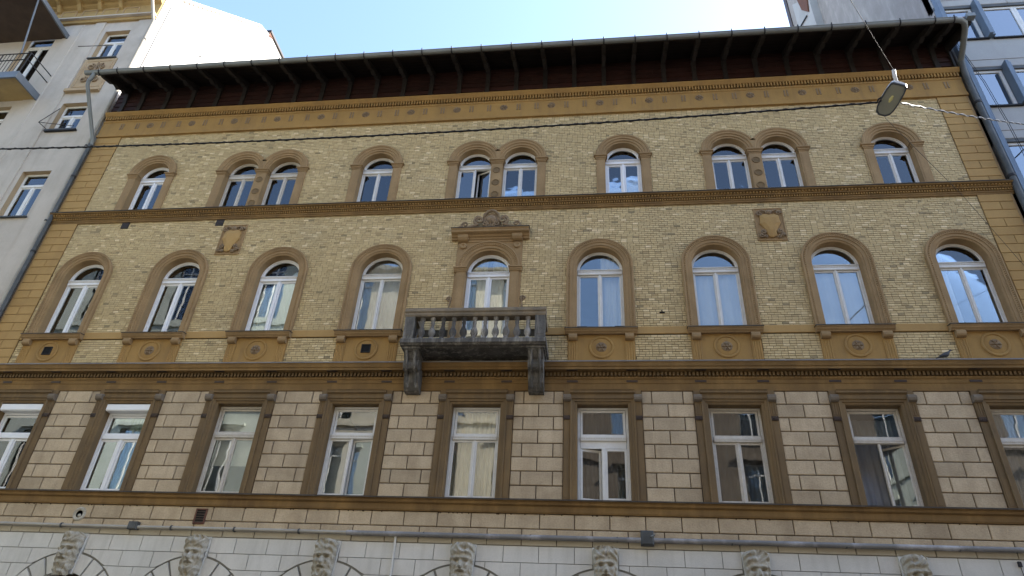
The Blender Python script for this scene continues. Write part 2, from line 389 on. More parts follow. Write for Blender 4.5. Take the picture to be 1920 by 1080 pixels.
cand.sort(key=lambda c: ((c[0] + c[1]) / 2 - 0.6) ** 2 + ((c[2] - 1.6) ** 2) + (0 if c[1] - c[0] > 0.14 else 40))
near, rest = cand[:300], cand[300:]
bf = MB()
for a, b, c, d in rest:
    p = BP + random.uniform(-0.004, 0.004)
    v = [(a, 0.002, c), (b, 0.002, c), (b, 0.002, d), (a, 0.002, d), (a, -p, c), (b, -p, c), (b, -p, d), (a, -p, d)]
    bf.add(v, [(4, 5, 6, 7), (0, 1, 5, 4), (1, 2, 6, 5), (2, 3, 7, 6), (3, 0, 4, 7)], tintv())
bf.build('brick_field', 'brick', brick_wall, tint=True, kind='stuff')
variants = []
for k in range(24):
    m = MB(); t = min(0.9, max(0.25, tintv())); w = (BL - 0.009) / 2; h = (BH - 0.012) / 2; p = BP + random.uniform(-0.004, 0.004)
    m.block(-w, w, -p, 0.002, -h, h, 0.004, t)
    me = bpy.data.meshes.new('brick'); me.from_pydata(m.v, [], m.f)
    at = me.attributes.new('tint', 'FLOAT', 'FACE'); at.data.foreach_set('value', m.t); me.materials.append(MATS['brick']); variants.append(me)
for a, b, c, d in near:
    o = link('brick', random.choice(variants), brick_wall, ((a + b) / 2, 0, (c + d) / 2))
    o.scale.x = (b - a) / (BL - 0.009)

# ---- corner quoins
for side, x0, x1 in ((0, XL, QL), (1, QR, XR)):
    for z0, z1 in ((9.25, 14.15), (14.48, 17.85)):
        q = MB().box(x0, x1, -0.025, 0.01, z0, z1).build('quoin', 'ochre_joint', B)
        n = round((z1 - z0) / 0.272); h = (z1 - z0) / n
        for k in range(n):
            cuts = [x0, x1] if k % 2 else [x0, x0 + (x1 - x0) * (0.47 if k % 4 else 0.55), x1]
            for a, b in zip(cuts[:-1], cuts[1:]):
                MB().block(a + 0.006, b - 0.006, -0.045, -0.02, z0 + k * h + 0.006, z0 + (k + 1) * h - 0.006, 0.008).build('quoin_block', 'ochre_clean', q)
    MB().box(x0 if side == 0 else x1 - 0.05, x0 + 0.05 if side == 0 else x1, -0.05, 0.0, 9.24, 17.85).build('corner_strip', 'surround', B)

# ---- frieze under the eaves
fz = MB().prism([(0.05, 17.85), (-0.09, 17.85), (-0.09, 17.97), (-0.06, 18.00), (-0.06, 18.53), (-0.085, 18.55), (-0.085, 18.61), (-0.03, 18.615), (-0.03, 18.79), (-0.12, 18.80), (-0.14, 18.83), (-0.19, 18.90), (-0.195, 18.94), (0.05, 18.97)], XL - 0.02, XR + 0.02)
fz = fz.build('frieze', 'ochre', B)
dn = MB(); x = XL + 0.03
while x < XR - 0.06:
    dn.box(x, x + 0.043, -0.13, -0.025, 18.63, 18.775); x += 0.09
dn.build('dentil', 'ochre', fz, kind='stuff')
def rosette(cx, y, cz, r, n=8, d=0.03):
    m = MB(); m.lathe([(0.001, -d * 0.2), (r * 0.97, -d * 0.2), (r, 0), (r, 0.012)], (cx, y, cz), 20, 'y')
    m.lathe([(0.001, -d * 1.3), (r * 0.16, -d * 1.2), (r * 0.24, -d * 0.6), (r * 0.25, -0.001)], (cx, y, cz), 10, 'y')
    for k in range(n):
        a = 2 * PI * k / n; px, pz = cx + math.cos(a) * r * 0.58, cz + math.sin(a) * r * 0.58
        m.tube([(px - math.cos(a) * r * 0.3, y, pz - math.sin(a) * r * 0.3), (px, y - d * 0.6, pz), (px + math.cos(a) * r * 0.34, y - d * 0.1, pz + math.sin(a) * r * 0.34)], [r * 0.1, r * 0.2, r * 0.08], 6)
    return m
proto = rosette(0, 0, 0, 0.125).build('rosette', 'relief', fz, loc=(0, 0, 0)); ros_me = proto.data
proto.location = (C0, -0.062, 18.32); k = 1
for i in range(-9, 9):
    x = C0 - 0.70 + i * 1.512 + 0.76
    if XL + 0.3 < x < XR - 0.3 and abs(x - C0) > 0.3: link('rosette', ros_me, fz, (x, -0.062, 18.32))
gl = MB().box(-0.02, 0.02, -0.012, 0.004, -0.13, 0.13).box(0.065, 0.105, -0.012, 0.004, -0.13, 0.13)
gme = None
proto.location = (C0 + 0.06, -0.062, 18.32)
for i in range(-10, 10):
    for dx in (0.43, 1.00):
        x = C0 + 0.06 + i * 1.512 + dx
        if XL + 0.1 < x < XR - 0.15:
            if gme is None: o = gl.build('glyph', 'relief', fz); gme = o.data; o.location = (x, -0.062, 18.32)
            else: link('glyph', gme, fz, (x, -0.062, 18.32))

# ---- wooden eaves
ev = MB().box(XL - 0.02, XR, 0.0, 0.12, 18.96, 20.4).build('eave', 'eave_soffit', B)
for j in range(6):
    z0 = 18.945 + j * 0.215
    x = XL - 0.02
    while x < XR - 0.1:
        x1 = min(XR, x + random.uniform(3.2, 5.2))
        if XR - x1 < 1: x1 = XR
        MB().prism([(0.02, z0), (-0.045, z0 + 0.004), (-0.02, z0 + 0.205), (0.02, z0 + 0.205)], x + 0.004, x1 - 0.004).build('board', 'eave_board', ev)
        x = x1
for j in range(7):                                               # soffit planks above the rafters
    y0, y1 = -0.01 - j * 0.194, -0.01 - (j + 1) * 0.194
    zf = lambda y: 20.24 + y * 0.50
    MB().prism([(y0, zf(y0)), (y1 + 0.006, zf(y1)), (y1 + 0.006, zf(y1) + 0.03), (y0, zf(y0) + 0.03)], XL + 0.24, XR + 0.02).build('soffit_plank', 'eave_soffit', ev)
rp = [(0.0, 20.22), (0.0, 19.90), (-0.16, 19.92), (-0.24, 19.80), (-0.42, 19.81), (-0.52, 19.68), (-0.74, 19.70), (-0.86, 19.58), (-1.24, 19.46), (-1.31, 19.47), (-1.32, 19.55)]
RX = [-16.36] + [-0.61 + 0.943 * k for k in range(-16, 12)] + [10.28]
rm = MB().prism(rp, -0.062, 0.062)
rm.prism([(0.0, 19.97), (0.0, 18.95), (-0.085, 18.95), (-0.10, 19.02), (-0.085, 19.5), (-0.13, 19.82), (-0.17, 19.97)], -0.07, 0.07)
o = rm.build('rafter', 'eave_rafter', ev); o.location.x = RX[0]; rme = o.data
for x in RX[1:]: link('rafter', rme, ev, (x, 0, 0))
MB().prism([(0.0, 20.30), (0.0, 18.95), (-0.10, 18.95), (-0.12, 19.75), (-0.5, 19.6), (-0.86, 19.5), (-1.30, 19.42), (-1.36, 19.45), (-1.36, 19.64)], XR - 0.03, XR + 0.03).build('barge_board', 'eave_rafter', ev)
MB().box(XL + 0.24, XR - 0.1, -1.36, -1.325, 19.45, 19.60).build('fascia_board', 'eave_rafter', ev)
rf = MB().prism([(-1.39, 19.66), (-1.39, 19.61), (9, 24.9), (16, 20.0), (16, 20.2), (9, 25.0)], XL + 0.22, XR + 0.05).build('roof', 'roof_tile', B)

# ---- gutter and downpipes
GY, GZ = -1.43, 19.50
gm = MB(); n = 10
prof = [(GY + 0.082 * math.cos(PI + PI * k / n), GZ + 0.082 * math.sin(PI + PI * k / n)) for k in range(n + 1)]
prof = [(GY - 0.092, GZ + 0.02), (GY - 0.098, GZ + 0.0)] + prof + [(GY + 0.082, GZ + 0.02)]
xs = [XL - 0.17, XR - 0.40]
v = [(x, a, b) for x in xs for a, b in prof]; m = len(prof)
gm.add(v, [(i, i + 1, m + i + 1, m + i) for i in range(m - 1)], smooth=True)
gm.add([(xs[0], a, b) for a, b in prof], [tuple(range(m))])
gut = gm.build('gutter', 'zinc', B)
cl = MB()
pts = [(0, a, b) for a, b in [(GY + (0.093) * math.cos(PI * 0.85 + PI * 1.2 * k / 10), GZ + 0.093 * math.sin(PI * 0.85 + PI * 1.2 * k / 10)) for k in range(11)]]
cl.tube([(0, -1.36, 19.64)] + pts[::-1] + [(0, GY - 0.095, GZ + 0.08)], 0.019, 6)
o = cl.build('gutter_clip', 'iron', gut); o.location.x = RX[0]; cme = o.data
for x in RX[1:]: link('gutter_clip', cme, gut, (x, 0, 0))
for x in [XL + 3.1 + 4.0 * k for k in range(6)]:
    jm = MB(); pr = [(GY + 0.086 * math.cos(PI + PI * k / n), GZ + 0.086 * math.sin(PI + PI * k / n)) for k in range(n + 1)]
    v = [(x + d, a, b) for d in (-0.03, 0.03) for a, b in pr]; m = len(pr)
    jm.add(v, [(i, i + 1, m + i + 1, m + i) for i in range(m - 1)], smooth=True); jm.build('gutter_joint', 'zinc', gut)
rg = MB()                                                          # rounded return at the right-hand end
rg.tube([(XR - 0.44, GY, GZ - 0.0), (XR - 0.27, GY + 0.02, GZ - 0.01), (XR - 0.14, GY + 0.10, GZ - 0.03), (XR - 0.06, GY + 0.28, GZ - 0.06), (XR + 0.04, -0.7, 19.32), (XR + 0.1, -0.2, 19.1)], 0.085, 12)
rg.build('gutter_return', 'zinc', gut)
MB().box(XR - 0.12, XR + 0.10, GY - 0.10, GY + 0.08, GZ - 0.0, GZ + 0.14).build('gutter_end_box', 'zinc', gut)
dp = MB().tube([(XL + 0.16, GY, 19.45), (XL + 0.16, GY + 0.01, 19.36), (XL + 0.03, -1.36, 19.18), (XL + 0.01, -1.30, 19.02), (XL + 0.0, -1.0, 18.68), (XL + 0.02, -0.16, 17.62), (XL + 0.02, -0.12, 17.45)], 0.062, 12).build('downpipe', 'zinc_light' if 'zinc_light' in MATS else 'zinc', B)
dp = MB().tube([(XL - 0.02, -0.13, 17.5), (XL - 0.02, -0.13, 0.1)], 0.06, 12).build('downpipe', 'zinc_dark', B)
for z in (16, 13, 10, 7, 4): MB().tube([(XL - 0.02, -0.13, z), (XL - 0.02, -0.13, z + 0.06)], 0.072, 12).build('pipe_clamp', 'iron', dp)
dp = MB().tube([(XR + 0.1, -0.25, 19.13), (XR + 0.12, -0.16, 18.8), (XR + 0.12, -0.14, 18.3), (XR + 0.12, -0.14, 0.1)], 0.085, 12).build('downpipe', 'zinc_dark', B)
for z in (17.4, 14.6, 12, 9): MB().tube([(XR + 0.12, -0.14, z), (XR + 0.12, -0.14, z + 0.08)], 0.1, 12).build('pipe_clamp', 'iron', dp)

# ---- string course under the top windows
sc = MB().prism([(0.05, 14.12), (-0.05, 14.12), (-0.06, 14.17), (-0.075, 14.18), (-0.075, 14.225), (-0.06, 14.23), (-0.06, 14.29), (-0.13, 14.30), (-0.135, 14.33), (-0.12, 14.335), (-0.12, 14.40), (-0.19, 14.415), (-0.20, 14.43), (-0.20, 14.445), (0.05, 14.48)], XL - 0.06, XR + 0.06).build('upper_string_course', 'ochre_low', B)
MB().box(XL - 0.07, XR + 0.07, -0.215, 0.0, 14.452, 14.478).build('ledge_flashing', 'dark_top', sc)
dn = MB(); x = XL
while x < XR:
    dn.box(x, x + 0.033, -0.105, -0.055, 14.235, 14.285); x += 0.066
x = XL
while x < XR:
    dn.lathe([(0.001, -0.03), (0.026, -0.012), (0.028, 0.036)], (x, -0.155, 14.367), 6, 'y'); x += 0.085
dn.build('dentil', 'ochre', sc, kind='stuff')
# ---- sill band between the middle windows
for i in range(-1, 9):
    a = QL - 0.0 if i < 0 else AX[i] + 0.80
    b = AX[i + 1] - 0.80 if i < 8 else QR
    if i == 3: b = -4.5
    if i == 4: a = -1.36
    MB().block(a, b, -0.035, 0.0, 10.062, 10.268, 0.008).build('sill_band', 'ochre_clean', B)
# ---- main cornice
mc = MB().prism([(0.05, 8.53), (-0.05, 8.53), (-0.05, 8.70), (-0.065, 8.72), (-0.065, 8.80), (-0.09, 8.83), (-0.09, 8.87), (-0.06, 8.875), (-0.06, 8.99), (-0.25, 8.995), (-0.25, 9.05), (-0.27, 9.065), (-0.29, 9.13), (-0.30, 9.15), (-0.30, 9.175), (0.05, 9.24)], XL - 0.2, XR + 0.2).build('main_cornice', 'ochre_low', B)
MB().prism([(0.03, 9.255), (-0.315, 9.195), (-0.315, 9.165), (-0.305, 9.165), (-0.305, 9.18), (0.03, 9.243)], XL - 0.21, XR + 0.21).build('cornice_flashing', 'flashing', mc)
dn = MB(); x = XL - 0.1
while x < XR + 0.1:
    dn.box(x, x + 0.048, -0.13, -0.055, 8.885, 8.975); x += 0.09
dn.build('dentil', 'surround_dark', mc, kind='stuff')
for i, a in enumerate(AX):
    for dx in (-0.70, 0.70):
        MB().box(a + dx - 0.13, a + dx + 0.13, -0.078, -0.06, 8.735, 8.787).build('vent_slot', 'wood_dark', mc)
        MB().box(a + dx - 0.13, a + dx + 0.13, -0.24, -0.16, 8.985, 8.994).build('vent_slot', 'wood_dark', mc)

# ------------------------------------------------------------------ windows
def arch_pane(xc, zb, zs, r, y, th=0.006, seg=16):
    poly = [(xc - r, zb), (xc + r, zb)] + [(xc + r * math.cos(PI * k / seg), zs + r * math.sin(PI * k / seg)) for k in range(seg + 1)]
    if abs(zb - zs) < 1e-4: poly = poly[2:]
    return MB().prism(poly, y, y + th, 'y')
def frame_box(mb, x0, x1, z0, z1, t, y0, y1, tb=None):
    tb = tb or t
    mb.block(x0, x0 + t, y0, y1, z0, z1, 0.006); mb.block(x1 - t, x1, y0, y1, z0, z1, 0.006)
    mb.block(x0 + t, x1 - t, y0 + 0.001, y1, z0, z0 + tb, 0.006); mb.block(x0 + t, x1 - t, y0 + 0.001, y1, z1 - t, z1, 0.006)
def tilted(o, c, amt):
    # slight individual lean of a pane inside its rebate
    o.rotation_euler = (random.gauss(0, amt), 0, random.gauss(0, amt))
def pane(name, mb, gm, parent, c, amt=0.004):
    o = mb.build(name, gm, parent, loc=c); tilted(o, c, amt); return o
def sash(win, x0, x1, z0, z1, y, mat, gm, open_deg=0, hinge='r', t=0.055):
    c = (x1 if hinge == 'r' else x0, y + 0.02, z0)
    m = MB(); frame_box(m, x0 + 0.003, x1 - 0.003, z0 + 0.003, z1 - 0.003, t, y, y + 0.04, t + 0.012)
    s_ = m.build('sash', mat, win, loc=c)
    p = MB().box(x0 + t - 0.005, x1 - t + 0.005, y + 0.017, y + 0.023, z0 + t, z1 - t + 0.005).build('pane', gm, win, loc=c)
    if open_deg:
        for o in (s_, p): o.rotation_euler.z = math.radians(open_deg) * (-1 if hinge == 'l' else 1) * -1
    else: p.rotation_euler = (random.gauss(0, 0.0035), 0, random.gauss(0, 0.003))
    return s_
def transom_beads(win, xa, xb, z, y, mat):
    m = MB(); x = xa
    while x < xb - 0.02: m.box(x, x + 0.02, y - 0.012, y + 0.002, z - 0.014, z + 0.014); x += 0.038
    m.build('transom_bead', mat, win, kind='stuff')
def arched_window(xc, zb, zs, r, fm='white_paint', gm='glass_old', opened=None, rail=False, beads=True, yf=0.20):
    m = MB(); t = 0.055 if fm == 'pvc' else 0.042; mh = 0.022 if fm == 'pvc' else 0.014
    m.arch(xc, zb, zs, [(r + 0.01, yf + 0.07), (r + 0.01, yf), (r - t, yf), (r - t, yf + 0.07)], True)
    m.block(xc - r + t, xc + r - t, yf + 0.001, yf + 0.07, zb, zb + 0.05, 0.006)
    zt = zs - 0.05
    m.block(xc - r + 0.01, xc + r - 0.01, yf - 0.035, yf + 0.06, zt - 0.10, zt + 0.03, 0.012)
    m.block(xc - r + 0.02, xc + r - 0.02, yf - 0.055, yf + 0.05, zt + 0.03, zt + 0.055, 0.006)
    m.block(xc - mh - 0.012, xc + mh + 0.012, yf - 0.02, yf + 0.05, zb + 0.05, zt - 0.10, 0.012)
    w = m.build('window', fm, B)
    if beads: transom_beads(w, xc - r + 0.05, xc + r - 0.05, zt - 0.01, yf - 0.035, 'old_paint')
    rr = r - t - 0.022
    fr = MB().arch(xc, zt + 0.055, zs, [(r - t, yf + 0.055), (r - t, yf + 0.02), (rr, yf + 0.02), (rr, yf + 0.055)], True)
    fr.block(xc - rr, xc + rr, yf + 0.021, yf + 0.055, zt + 0.055, zt + 0.085, 0.004).build('fanlight_frame', fm, w)
    pane('fanlight_pane', arch_pane(xc, zt + 0.08, zs, rr + 0.005, yf + 0.036), gm, w, (xc, yf + 0.036, zs))
    for sgn, x0, x1, hg in ((-1, xc - r + t, xc - mh, 'l'), (1, xc + mh, xc + r - t, 'r')):
        sash(w, x0, x1, zb + 0.05, zt - 0.10, yf + 0.012, fm, gm, opened[1] if opened and opened[0] == sgn else 0, hg, 0.052 if fm == 'pvc' else 0.042)
    if rail:
        MB().tube([(xc - r + 0.02, yf - 0.1, zb + 0.10), (xc + r - 0.02, yf - 0.1, zb + 0.10)], 0.01, 6).build('window_bar', 'iron', w)
    return w
# ---- middle row
styles2 = ['pvc', 'pvc', 'pvc', 'white_paint', 'pvc', 'white_paint', 'white_paint', 'white_paint', 'white_paint']
def surround2(xc, zb, ro=0.865):
    m = MB()
    pf = [(R2, 0.26), (R2, -0.02), (R2 + 0.015, -0.035), (R2 + 0.05, -0.04), (R2 + 0.055, -0.06), (R2 + 0.13, -0.065), (R2 + 0.135, -0.085), (R2 + 0.155, -0.09), (R2 + 0.215, -0.09), (R2 + 0.22, -0.105), (ro - 0.01, -0.105), (ro, -0.09), (ro, 0.0)]
    m.arch(xc, zb, Z2P, pf, False, 28)
    ob = m.build('window_surround', 'surround', B)
    b = MB(); rb = R2 + 0.185
    z = zb + 0.03
    while z < Z2P:
        for s in (-1, 1): b.lathe([(0.001, -0.022), (0.016, -0.012), (0.02, 0.004)], (xc + s * rb, -0.09, z), 6, 'y')
        z += 0.055
    n = int(PI * rb / 0.055)
    for k in range(n + 1):
        a = PI * k / n; b.lathe([(0.001, -0.022), (0.016, -0.012), (0.02, 0.004)], (xc + rb * math.cos(a), -0.09, Z2P + rb * math.sin(a)), 6, 'y')
    b.build('bead_moulding', 'surround', ob, kind='stuff')
    return ob
rosme2 = None
for i, xc in enumerate(AX):
    if i == 4: continue
    arched_window(xc, Z2S, Z2P, R2, styles2[i], 'glass_new' if styles2[i] == 'pvc' else 'glass_old', rail=i in (0, 1, 3))
    surround2(xc, Z2S - 0.02)
    sl = MB().prism([(0.2, 10.22), (-0.20, 10.155), (-0.20, 10.125), (-0.185, 10.12), (-0.165, 10.08), (-0.13, 10.05), (-0.12, 10.03), (0.02, 10.03)], xc - 0.88, xc + 0.88).build('window_sill', 'surround', B)
    MB().prism([(0.2, 10.235), (-0.215, 10.172), (-0.215, 10.148), (-0.205, 10.148), (-0.205, 10.16), (0.2, 10.224)], xc - 0.895, xc + 0.895).build('sill_flashing', 'dark_top', sl)
    ap = MB().box(xc - 0.82, xc + 0.82, -0.035, 0.0, 9.22, 10.03).build('window_apron', 'ochre', B)
    for s in (-1, 1):
        px = xc + s * 0.69
        f = MB().box(px - 0.12, px + 0.12, -0.05, -0.03, 9.22, 9.88)
        for q in (-0.085, -0.03, 0.03, 0.085): f.prism([(px + q - 0.018, -0.05), (px + q, -0.062), (px + q + 0.018, -0.05)], 9.24, 9.82, 'z')
        f.build('fluted_pilaster', 'ochre', ap)
        k = MB().prism([(-0.03, 10.03), (-0.03, 9.86), (-0.10, 9.865), (-0.14, 9.885), (-0.16, 9.92), (-0.16, 9.97), (-0.145, 10.01), (-0.145, 10.03)], px - 0.105, px + 0.105, smooth=False)
        k.build('console', 'surround', ap)
    ring = MB().lathe([(0.245, -0.002), (0.25, -0.02), (0.27, -0.028), (0.30, -0.026), (0.31, -0.012), (0.315, 0.0)], (xc, -0.036, 9.69), 28, 'y')
    ring.lathe([(0.001, -0.008), (0.235, -0.008), (0.245, -0.002)], (xc, -0.036, 9.69), 24, 'y').build('roundel', 'ochre', ap)
    if i in (0, 3):
        vt = MB(); frame_box(vt, xc - 0.12, xc + 0.12, 9.58, 9.82, 0.022, -0.075, -0.044)
        vt = vt.build('vent', 'iron', ap)
        for q in range(4): MB().prism([(-0.05, 9.61 + q * 0.05), (-0.07, 9.60 + q * 0.05), (-0.068, 9.605 + q * 0.05), (-0.05, 9.625 + q * 0.05)], xc - 0.1, xc + 0.1).build('slat', 'wood_dark', vt) if False else None
        MB().box(xc - 0.1, xc + 0.1, -0.052, -0.046, 9.6, 9.8).build('vent_back', 'hole', ap)
    elif rosme2 is None:
        o = rosette(0, 0, 0, 0.135, 6, 0.035).build('rosette', 'relief', ap); rosme2 = o.data; o.location = (xc, -0.046, 9.69)
    else: link('rosette', rosme2, ap, (xc, -0.046, 9.69))
# two short guard hooks at one sill
for dx in (-0.47, 0.47):
    MB().tube([(AX[5] + dx - 0.12, 0.1, 10.36), (AX[5] + dx + 0.12, 0.1, 10.36), (AX[5] + dx + 0.12, 0.1, 10.29)], 0.008, 6).build('guard_hook', 'iron', B)

# ---- top row
def surround3(xc, group):
    pf = [(R3, 0.26), (R3, -0.02), (R3 + 0.05, -0.025), (R3 + 0.06, -0.055), (R3 + 0.12, -0.06), (R3 + 0.13, -0.085), (R3 + 0.19, -0.095), (R3 + 0.21, -0.12), (R3 + 0.255, -0.12), (R3 + 0.27, -0.09), (R3 + 0.27, 0.0)]
    if group == 'p': pf = pf[:6] + [(R3 + 0.155, -0.095), (R3 + 0.168, -0.095)]
    m = MB().arch(xc, Z3S, Z3P + 0.0, pf, False, 28, jambs=False)
    m.prism([(0, 0)] * 0 or [(xc - R3, 0.26), (xc - R3, 0.0), (xc - R3 + 0.001, 0.0), (xc - R3 + 0.001, 0.26)], Z3S, Z3P, 'z')
    m.prism([(xc + R3, 0.26), (xc + R3, 0.0), (xc + R3 - 0.001, 0.0), (xc + R3 - 0.001, 0.26)], Z3S, Z3P, 'z')
    return m
def pilaster3(x0, x1, mid=False):
    m = MB().box(x0, x1, -0.05, 0.1, Z3S - 0.02, Z3P - 0.14)
    if not mid:
        m.box(x0 + 0.045, x1 - 0.045, -0.058, -0.05, Z3S + 0.02, Z3P - 0.22)
    p = m.build('pilaster', 'surround', B)
    c = MB()
    for a, b, pr_ in ((-0.14, -0.10, 0.065), (-0.10, -0.05, 0.085), (-0.05, -0.03, 0.10), (-0.03, 0.005, 0.12)):
        c.box(x0 - pr_ + 0.05, x1 + pr_ - 0.05, -pr_, 0.1, Z3P + a, Z3P + b)
    c.build('impost', 'surround', p)
    if mid:
        xc = (x0 + x1) / 2
        for z in (14.72, 15.18, 15.66):
            r = 0.115
            MB().lathe([(r - 0.03, -0.052), (r - 0.02, -0.068), (r - 0.008, -0.07), (r, -0.055), (r, -0.045)], (xc, 0, z), 20, 'y').build('roundel', 'surround_dark', p)
for i, xc in enumerate(TOP):
    pair = any(abs(xc - t) < 1.5 and t != xc for t in TOP)
    fm = 'white_paint' if i not in (0, 6) else 'pvc'
    fm = 'old_paint' if i in (1, 2) else fm
    arched_window(xc, Z3S, Z3P, R3, fm, 'glass_old' if i != 4 else 'glass_new', opened=(1, 22) if i == 4 else None, rail=i in (3, 4, 5, 9))
    surround3(xc, 'p' if pair else 's').build('window_arch', 'surround', B)
    if pair:
        left = any(t - xc > 0 and t - xc < 1.5 for t in TOP)
        if left:
            pilaster3(xc - R3 - 0.25, xc - R3); pilaster3(xc + R3 + 0.001, xc + 1.38 - R3 - 0.001, True)
            # outer archivolt of the pair, one continuous hood on each side
        else: pilaster3(xc + R3, xc + R3 + 0.25)
        m = MB(); seg = 28; pf = [(R3 + 0.168, -0.095), (R3 + 0.19, -0.10), (R3 + 0.21, -0.12), (R3 + 0.255, -0.12), (R3 + 0.27, -0.09), (R3 + 0.27, 0.0)]
        lim = math.acos(0.69 / (R3 + 0.27)); a0, a1 = (PI, lim) if left else (PI - lim, 0)
        v = []
        for k in range(seg + 1):
            a = a0 + (a1 - a0) * k / seg
            for r, y in pf: v.append((xc + r * math.cos(a), y, Z3P + r * math.sin(a)))
        n = len(pf); m.add(v, [(k * n + j, k * n + j + 1, (k + 1) * n + j + 1, (k + 1) * n + j) for k in range(seg) for j in range(n - 1)])
        m.build('arch_hood', 'surround', B)
        if left:   # spandrel between the two arches
            xm = xc + 0.69; pts = []
            for k in range(9):
                a = lim * k / 8; pts.append((xc + (R3 + 0.168) * math.cos(a), Z3P + (R3 + 0.168) * math.sin(a)))
            top = Z3P + (R3 + 0.27) * math.sin(lim) + 0.02
            poly = [p for p in pts if p[0] <= xm] + [(xm, top)]
            poly2 = [(2 * xm - a, b) for a, b in poly]
            mm = MB(); full = pts[:1] + [p for p in pts[1:]] + [(2 * xm - p[0], p[1]) for p in pts[::-1]]
            mm.prism(full, -0.088, 0.0, 'y').build('arch_spandrel', 'surround', B)
    else:
        pilaster3(xc - R3 - 0.25, xc - R3); pilaster3(xc + R3, xc + R3 + 0.25)

# ---- balcony door
xc = AX[4]
m = MB(); t = 0.06; yf = 0.2
arched_window(xc, DOORZ, Z2P, R2, 'pvc', 'glass_new')
dsur = MB()
dsur.arch(xc, Z2P, Z2P, [(R2, 0.26), (R2, -0.02), (R2 + 0.05, -0.03), (R2 + 0.06, -0.06), (R2 + 0.13, -0.065), (R2 + 0.14, -0.09), (R2 + 0.21, -0.095), (R2 + 0.22, -0.12), (R2 + 0.25, -0.11), (R2 + 0.25, -0.04)], False, 28, jambs=False)
for s in (-1, 1):
    dsur.prism([(xc + s * R2, 0.26), (xc + s * R2, -0.07), (xc + s * (R2 + 0.24), -0.07), (xc + s * (R2 + 0.24), 0.0)], DOORZ, Z2P - 0.12, 'z')
    dsur.box(xc + s * 0.72 - 0.075, xc + s * 0.72 + 0.075, -0.082, -0.07, DOORZ + 0.1, Z2P - 0.25)
    dsur.box(xc + s * 0.87 - 0.03, xc + s * 0.87 + 0.03, -0.04, 0.0, DOORZ, 13.1)
# spandrel slab
seg = 24; r = R2 + 0.25
for k in range(seg):
    a, b = PI - PI * k / seg, PI - PI * (k + 1) / seg
    xa, xb = xc + r * math.cos(a), xc + r * math.cos(b)
    dsur.add([(xa, -0.042, Z2P + r * math.sin(a)), (xb, -0.042, Z2P + r * math.sin(b)), (xb, -0.042, 13.1), (xa, -0.042, 13.1)], [(0, 1, 2, 3)])
dsur.box(xc - 0.9, xc + 0.9, -0.06, 0.0, 12.99, 13.12)
dsur = dsur.build('door_surround', 'surround', B)
for s in (-1, 1):
    c = MB()
    for a, b, pr_ in ((-0.13, -0.09, 0.09), (-0.09, -0.03, 0.11), (-0.03, 0.01, 0.14)): c.box(xc + s * 0.745 - 0.145 - pr_ * 0.3, xc + s * 0.745 + 0.145 + pr_ * 0.3, -pr_, 0.0, Z2P + a, Z2P + b)
    c.build('impost', 'surround', dsur)
    MB().lathe([(0.04, -0.075), (0.05, -0.09), (0.085, -0.09), (0.1, -0.07), (0.1, -0.04)], (xc + s * 0.745, 0, 12.87), 18, 'y').lathe([(0.001, -0.075), (0.035, -0.06), (0.04, -0.04)], (xc + s * 0.745, 0, 12.87), 12, 'y').build('roundel', 'surround', dsur)
    sp = []                                                        # scrolls beside the jambs
    for k in range(22):
        a = k * 0.42; rr = 0.09 * (1 - k / 26); sp.append((xc + s * (0.97 + rr * math.cos(a) * 0.8), -0.03, 11.15 + rr * math.sin(a)))
    MB().tube(sp, 0.022, 6).build('scroll', 'relief', dsur); MB().tube([(xc + s * 0.93, -0.02, 11.2), (xc + s * 0.96, -0.02, 10.9), (xc + s * 0.9, -0.02, 10.6)], [0.03, 0.02, 0.01], 6).build('scroll_tail', 'relief', dsur)
b = MB(); rb = R2 + 0.175
for k in range(45):
    a = PI * k / 44; b.lathe([(0.001, -0.022), (0.016, -0.012), (0.02, 0.004)], (xc + rb * math.cos(a), -0.093, Z2P + rb * math.sin(a)), 6, 'y')
b.build('bead_moulding', 'surround', dsur, kind='stuff')
pd = MB().prism([(0.03, 13.070), (-0.08, 13.070), (-0.10, 13.120), (-0.14, 13.140), (-0.16, 13.180), (-0.24, 13.210), (-0.26, 13.230), (-0.26, 13.270), (-0.29, 13.310), (-0.29, 13.335), (0.03, 13.360)], xc - 1.08, xc + 1.08).build('door_pediment', 'surround', B)
MB().prism([(0.03, 13.375), (-0.305, 13.350), (-0.305, 13.325), (-0.295, 13.325), (-0.295, 13.340), (0.03, 13.365)], xc - 1.095, xc + 1.095).build('pediment_flashing', 'dark_top', pd)
for s in (-1, 1):
    MB().prism([(-0.05, 13.140), (-0.05, 13.010), (-0.09, 13.000), (-0.15, 13.030), (-0.19, 13.090), (-0.20, 13.170)], xc + s * 0.75 - 0.14, xc + s * 0.75 + 0.14).build('console', 'surround', pd)
orn = MB()
def spiral(cx, cz, r0, turns, s, a0, y=-0.2, th=0.03):
    pts = []; n = int(turns * 14); rs = []
    for k in range(n + 1):
        f = k / n; a = a0 + s * f * turns * 2 * PI; r = r0 * (1 - 0.88 * f); pts.append((cx + r * math.cos(a), y - 0.04 * f, cz + r * math.sin(a))); rs.append(th * (1 - 0.45 * f))
    return pts, rs
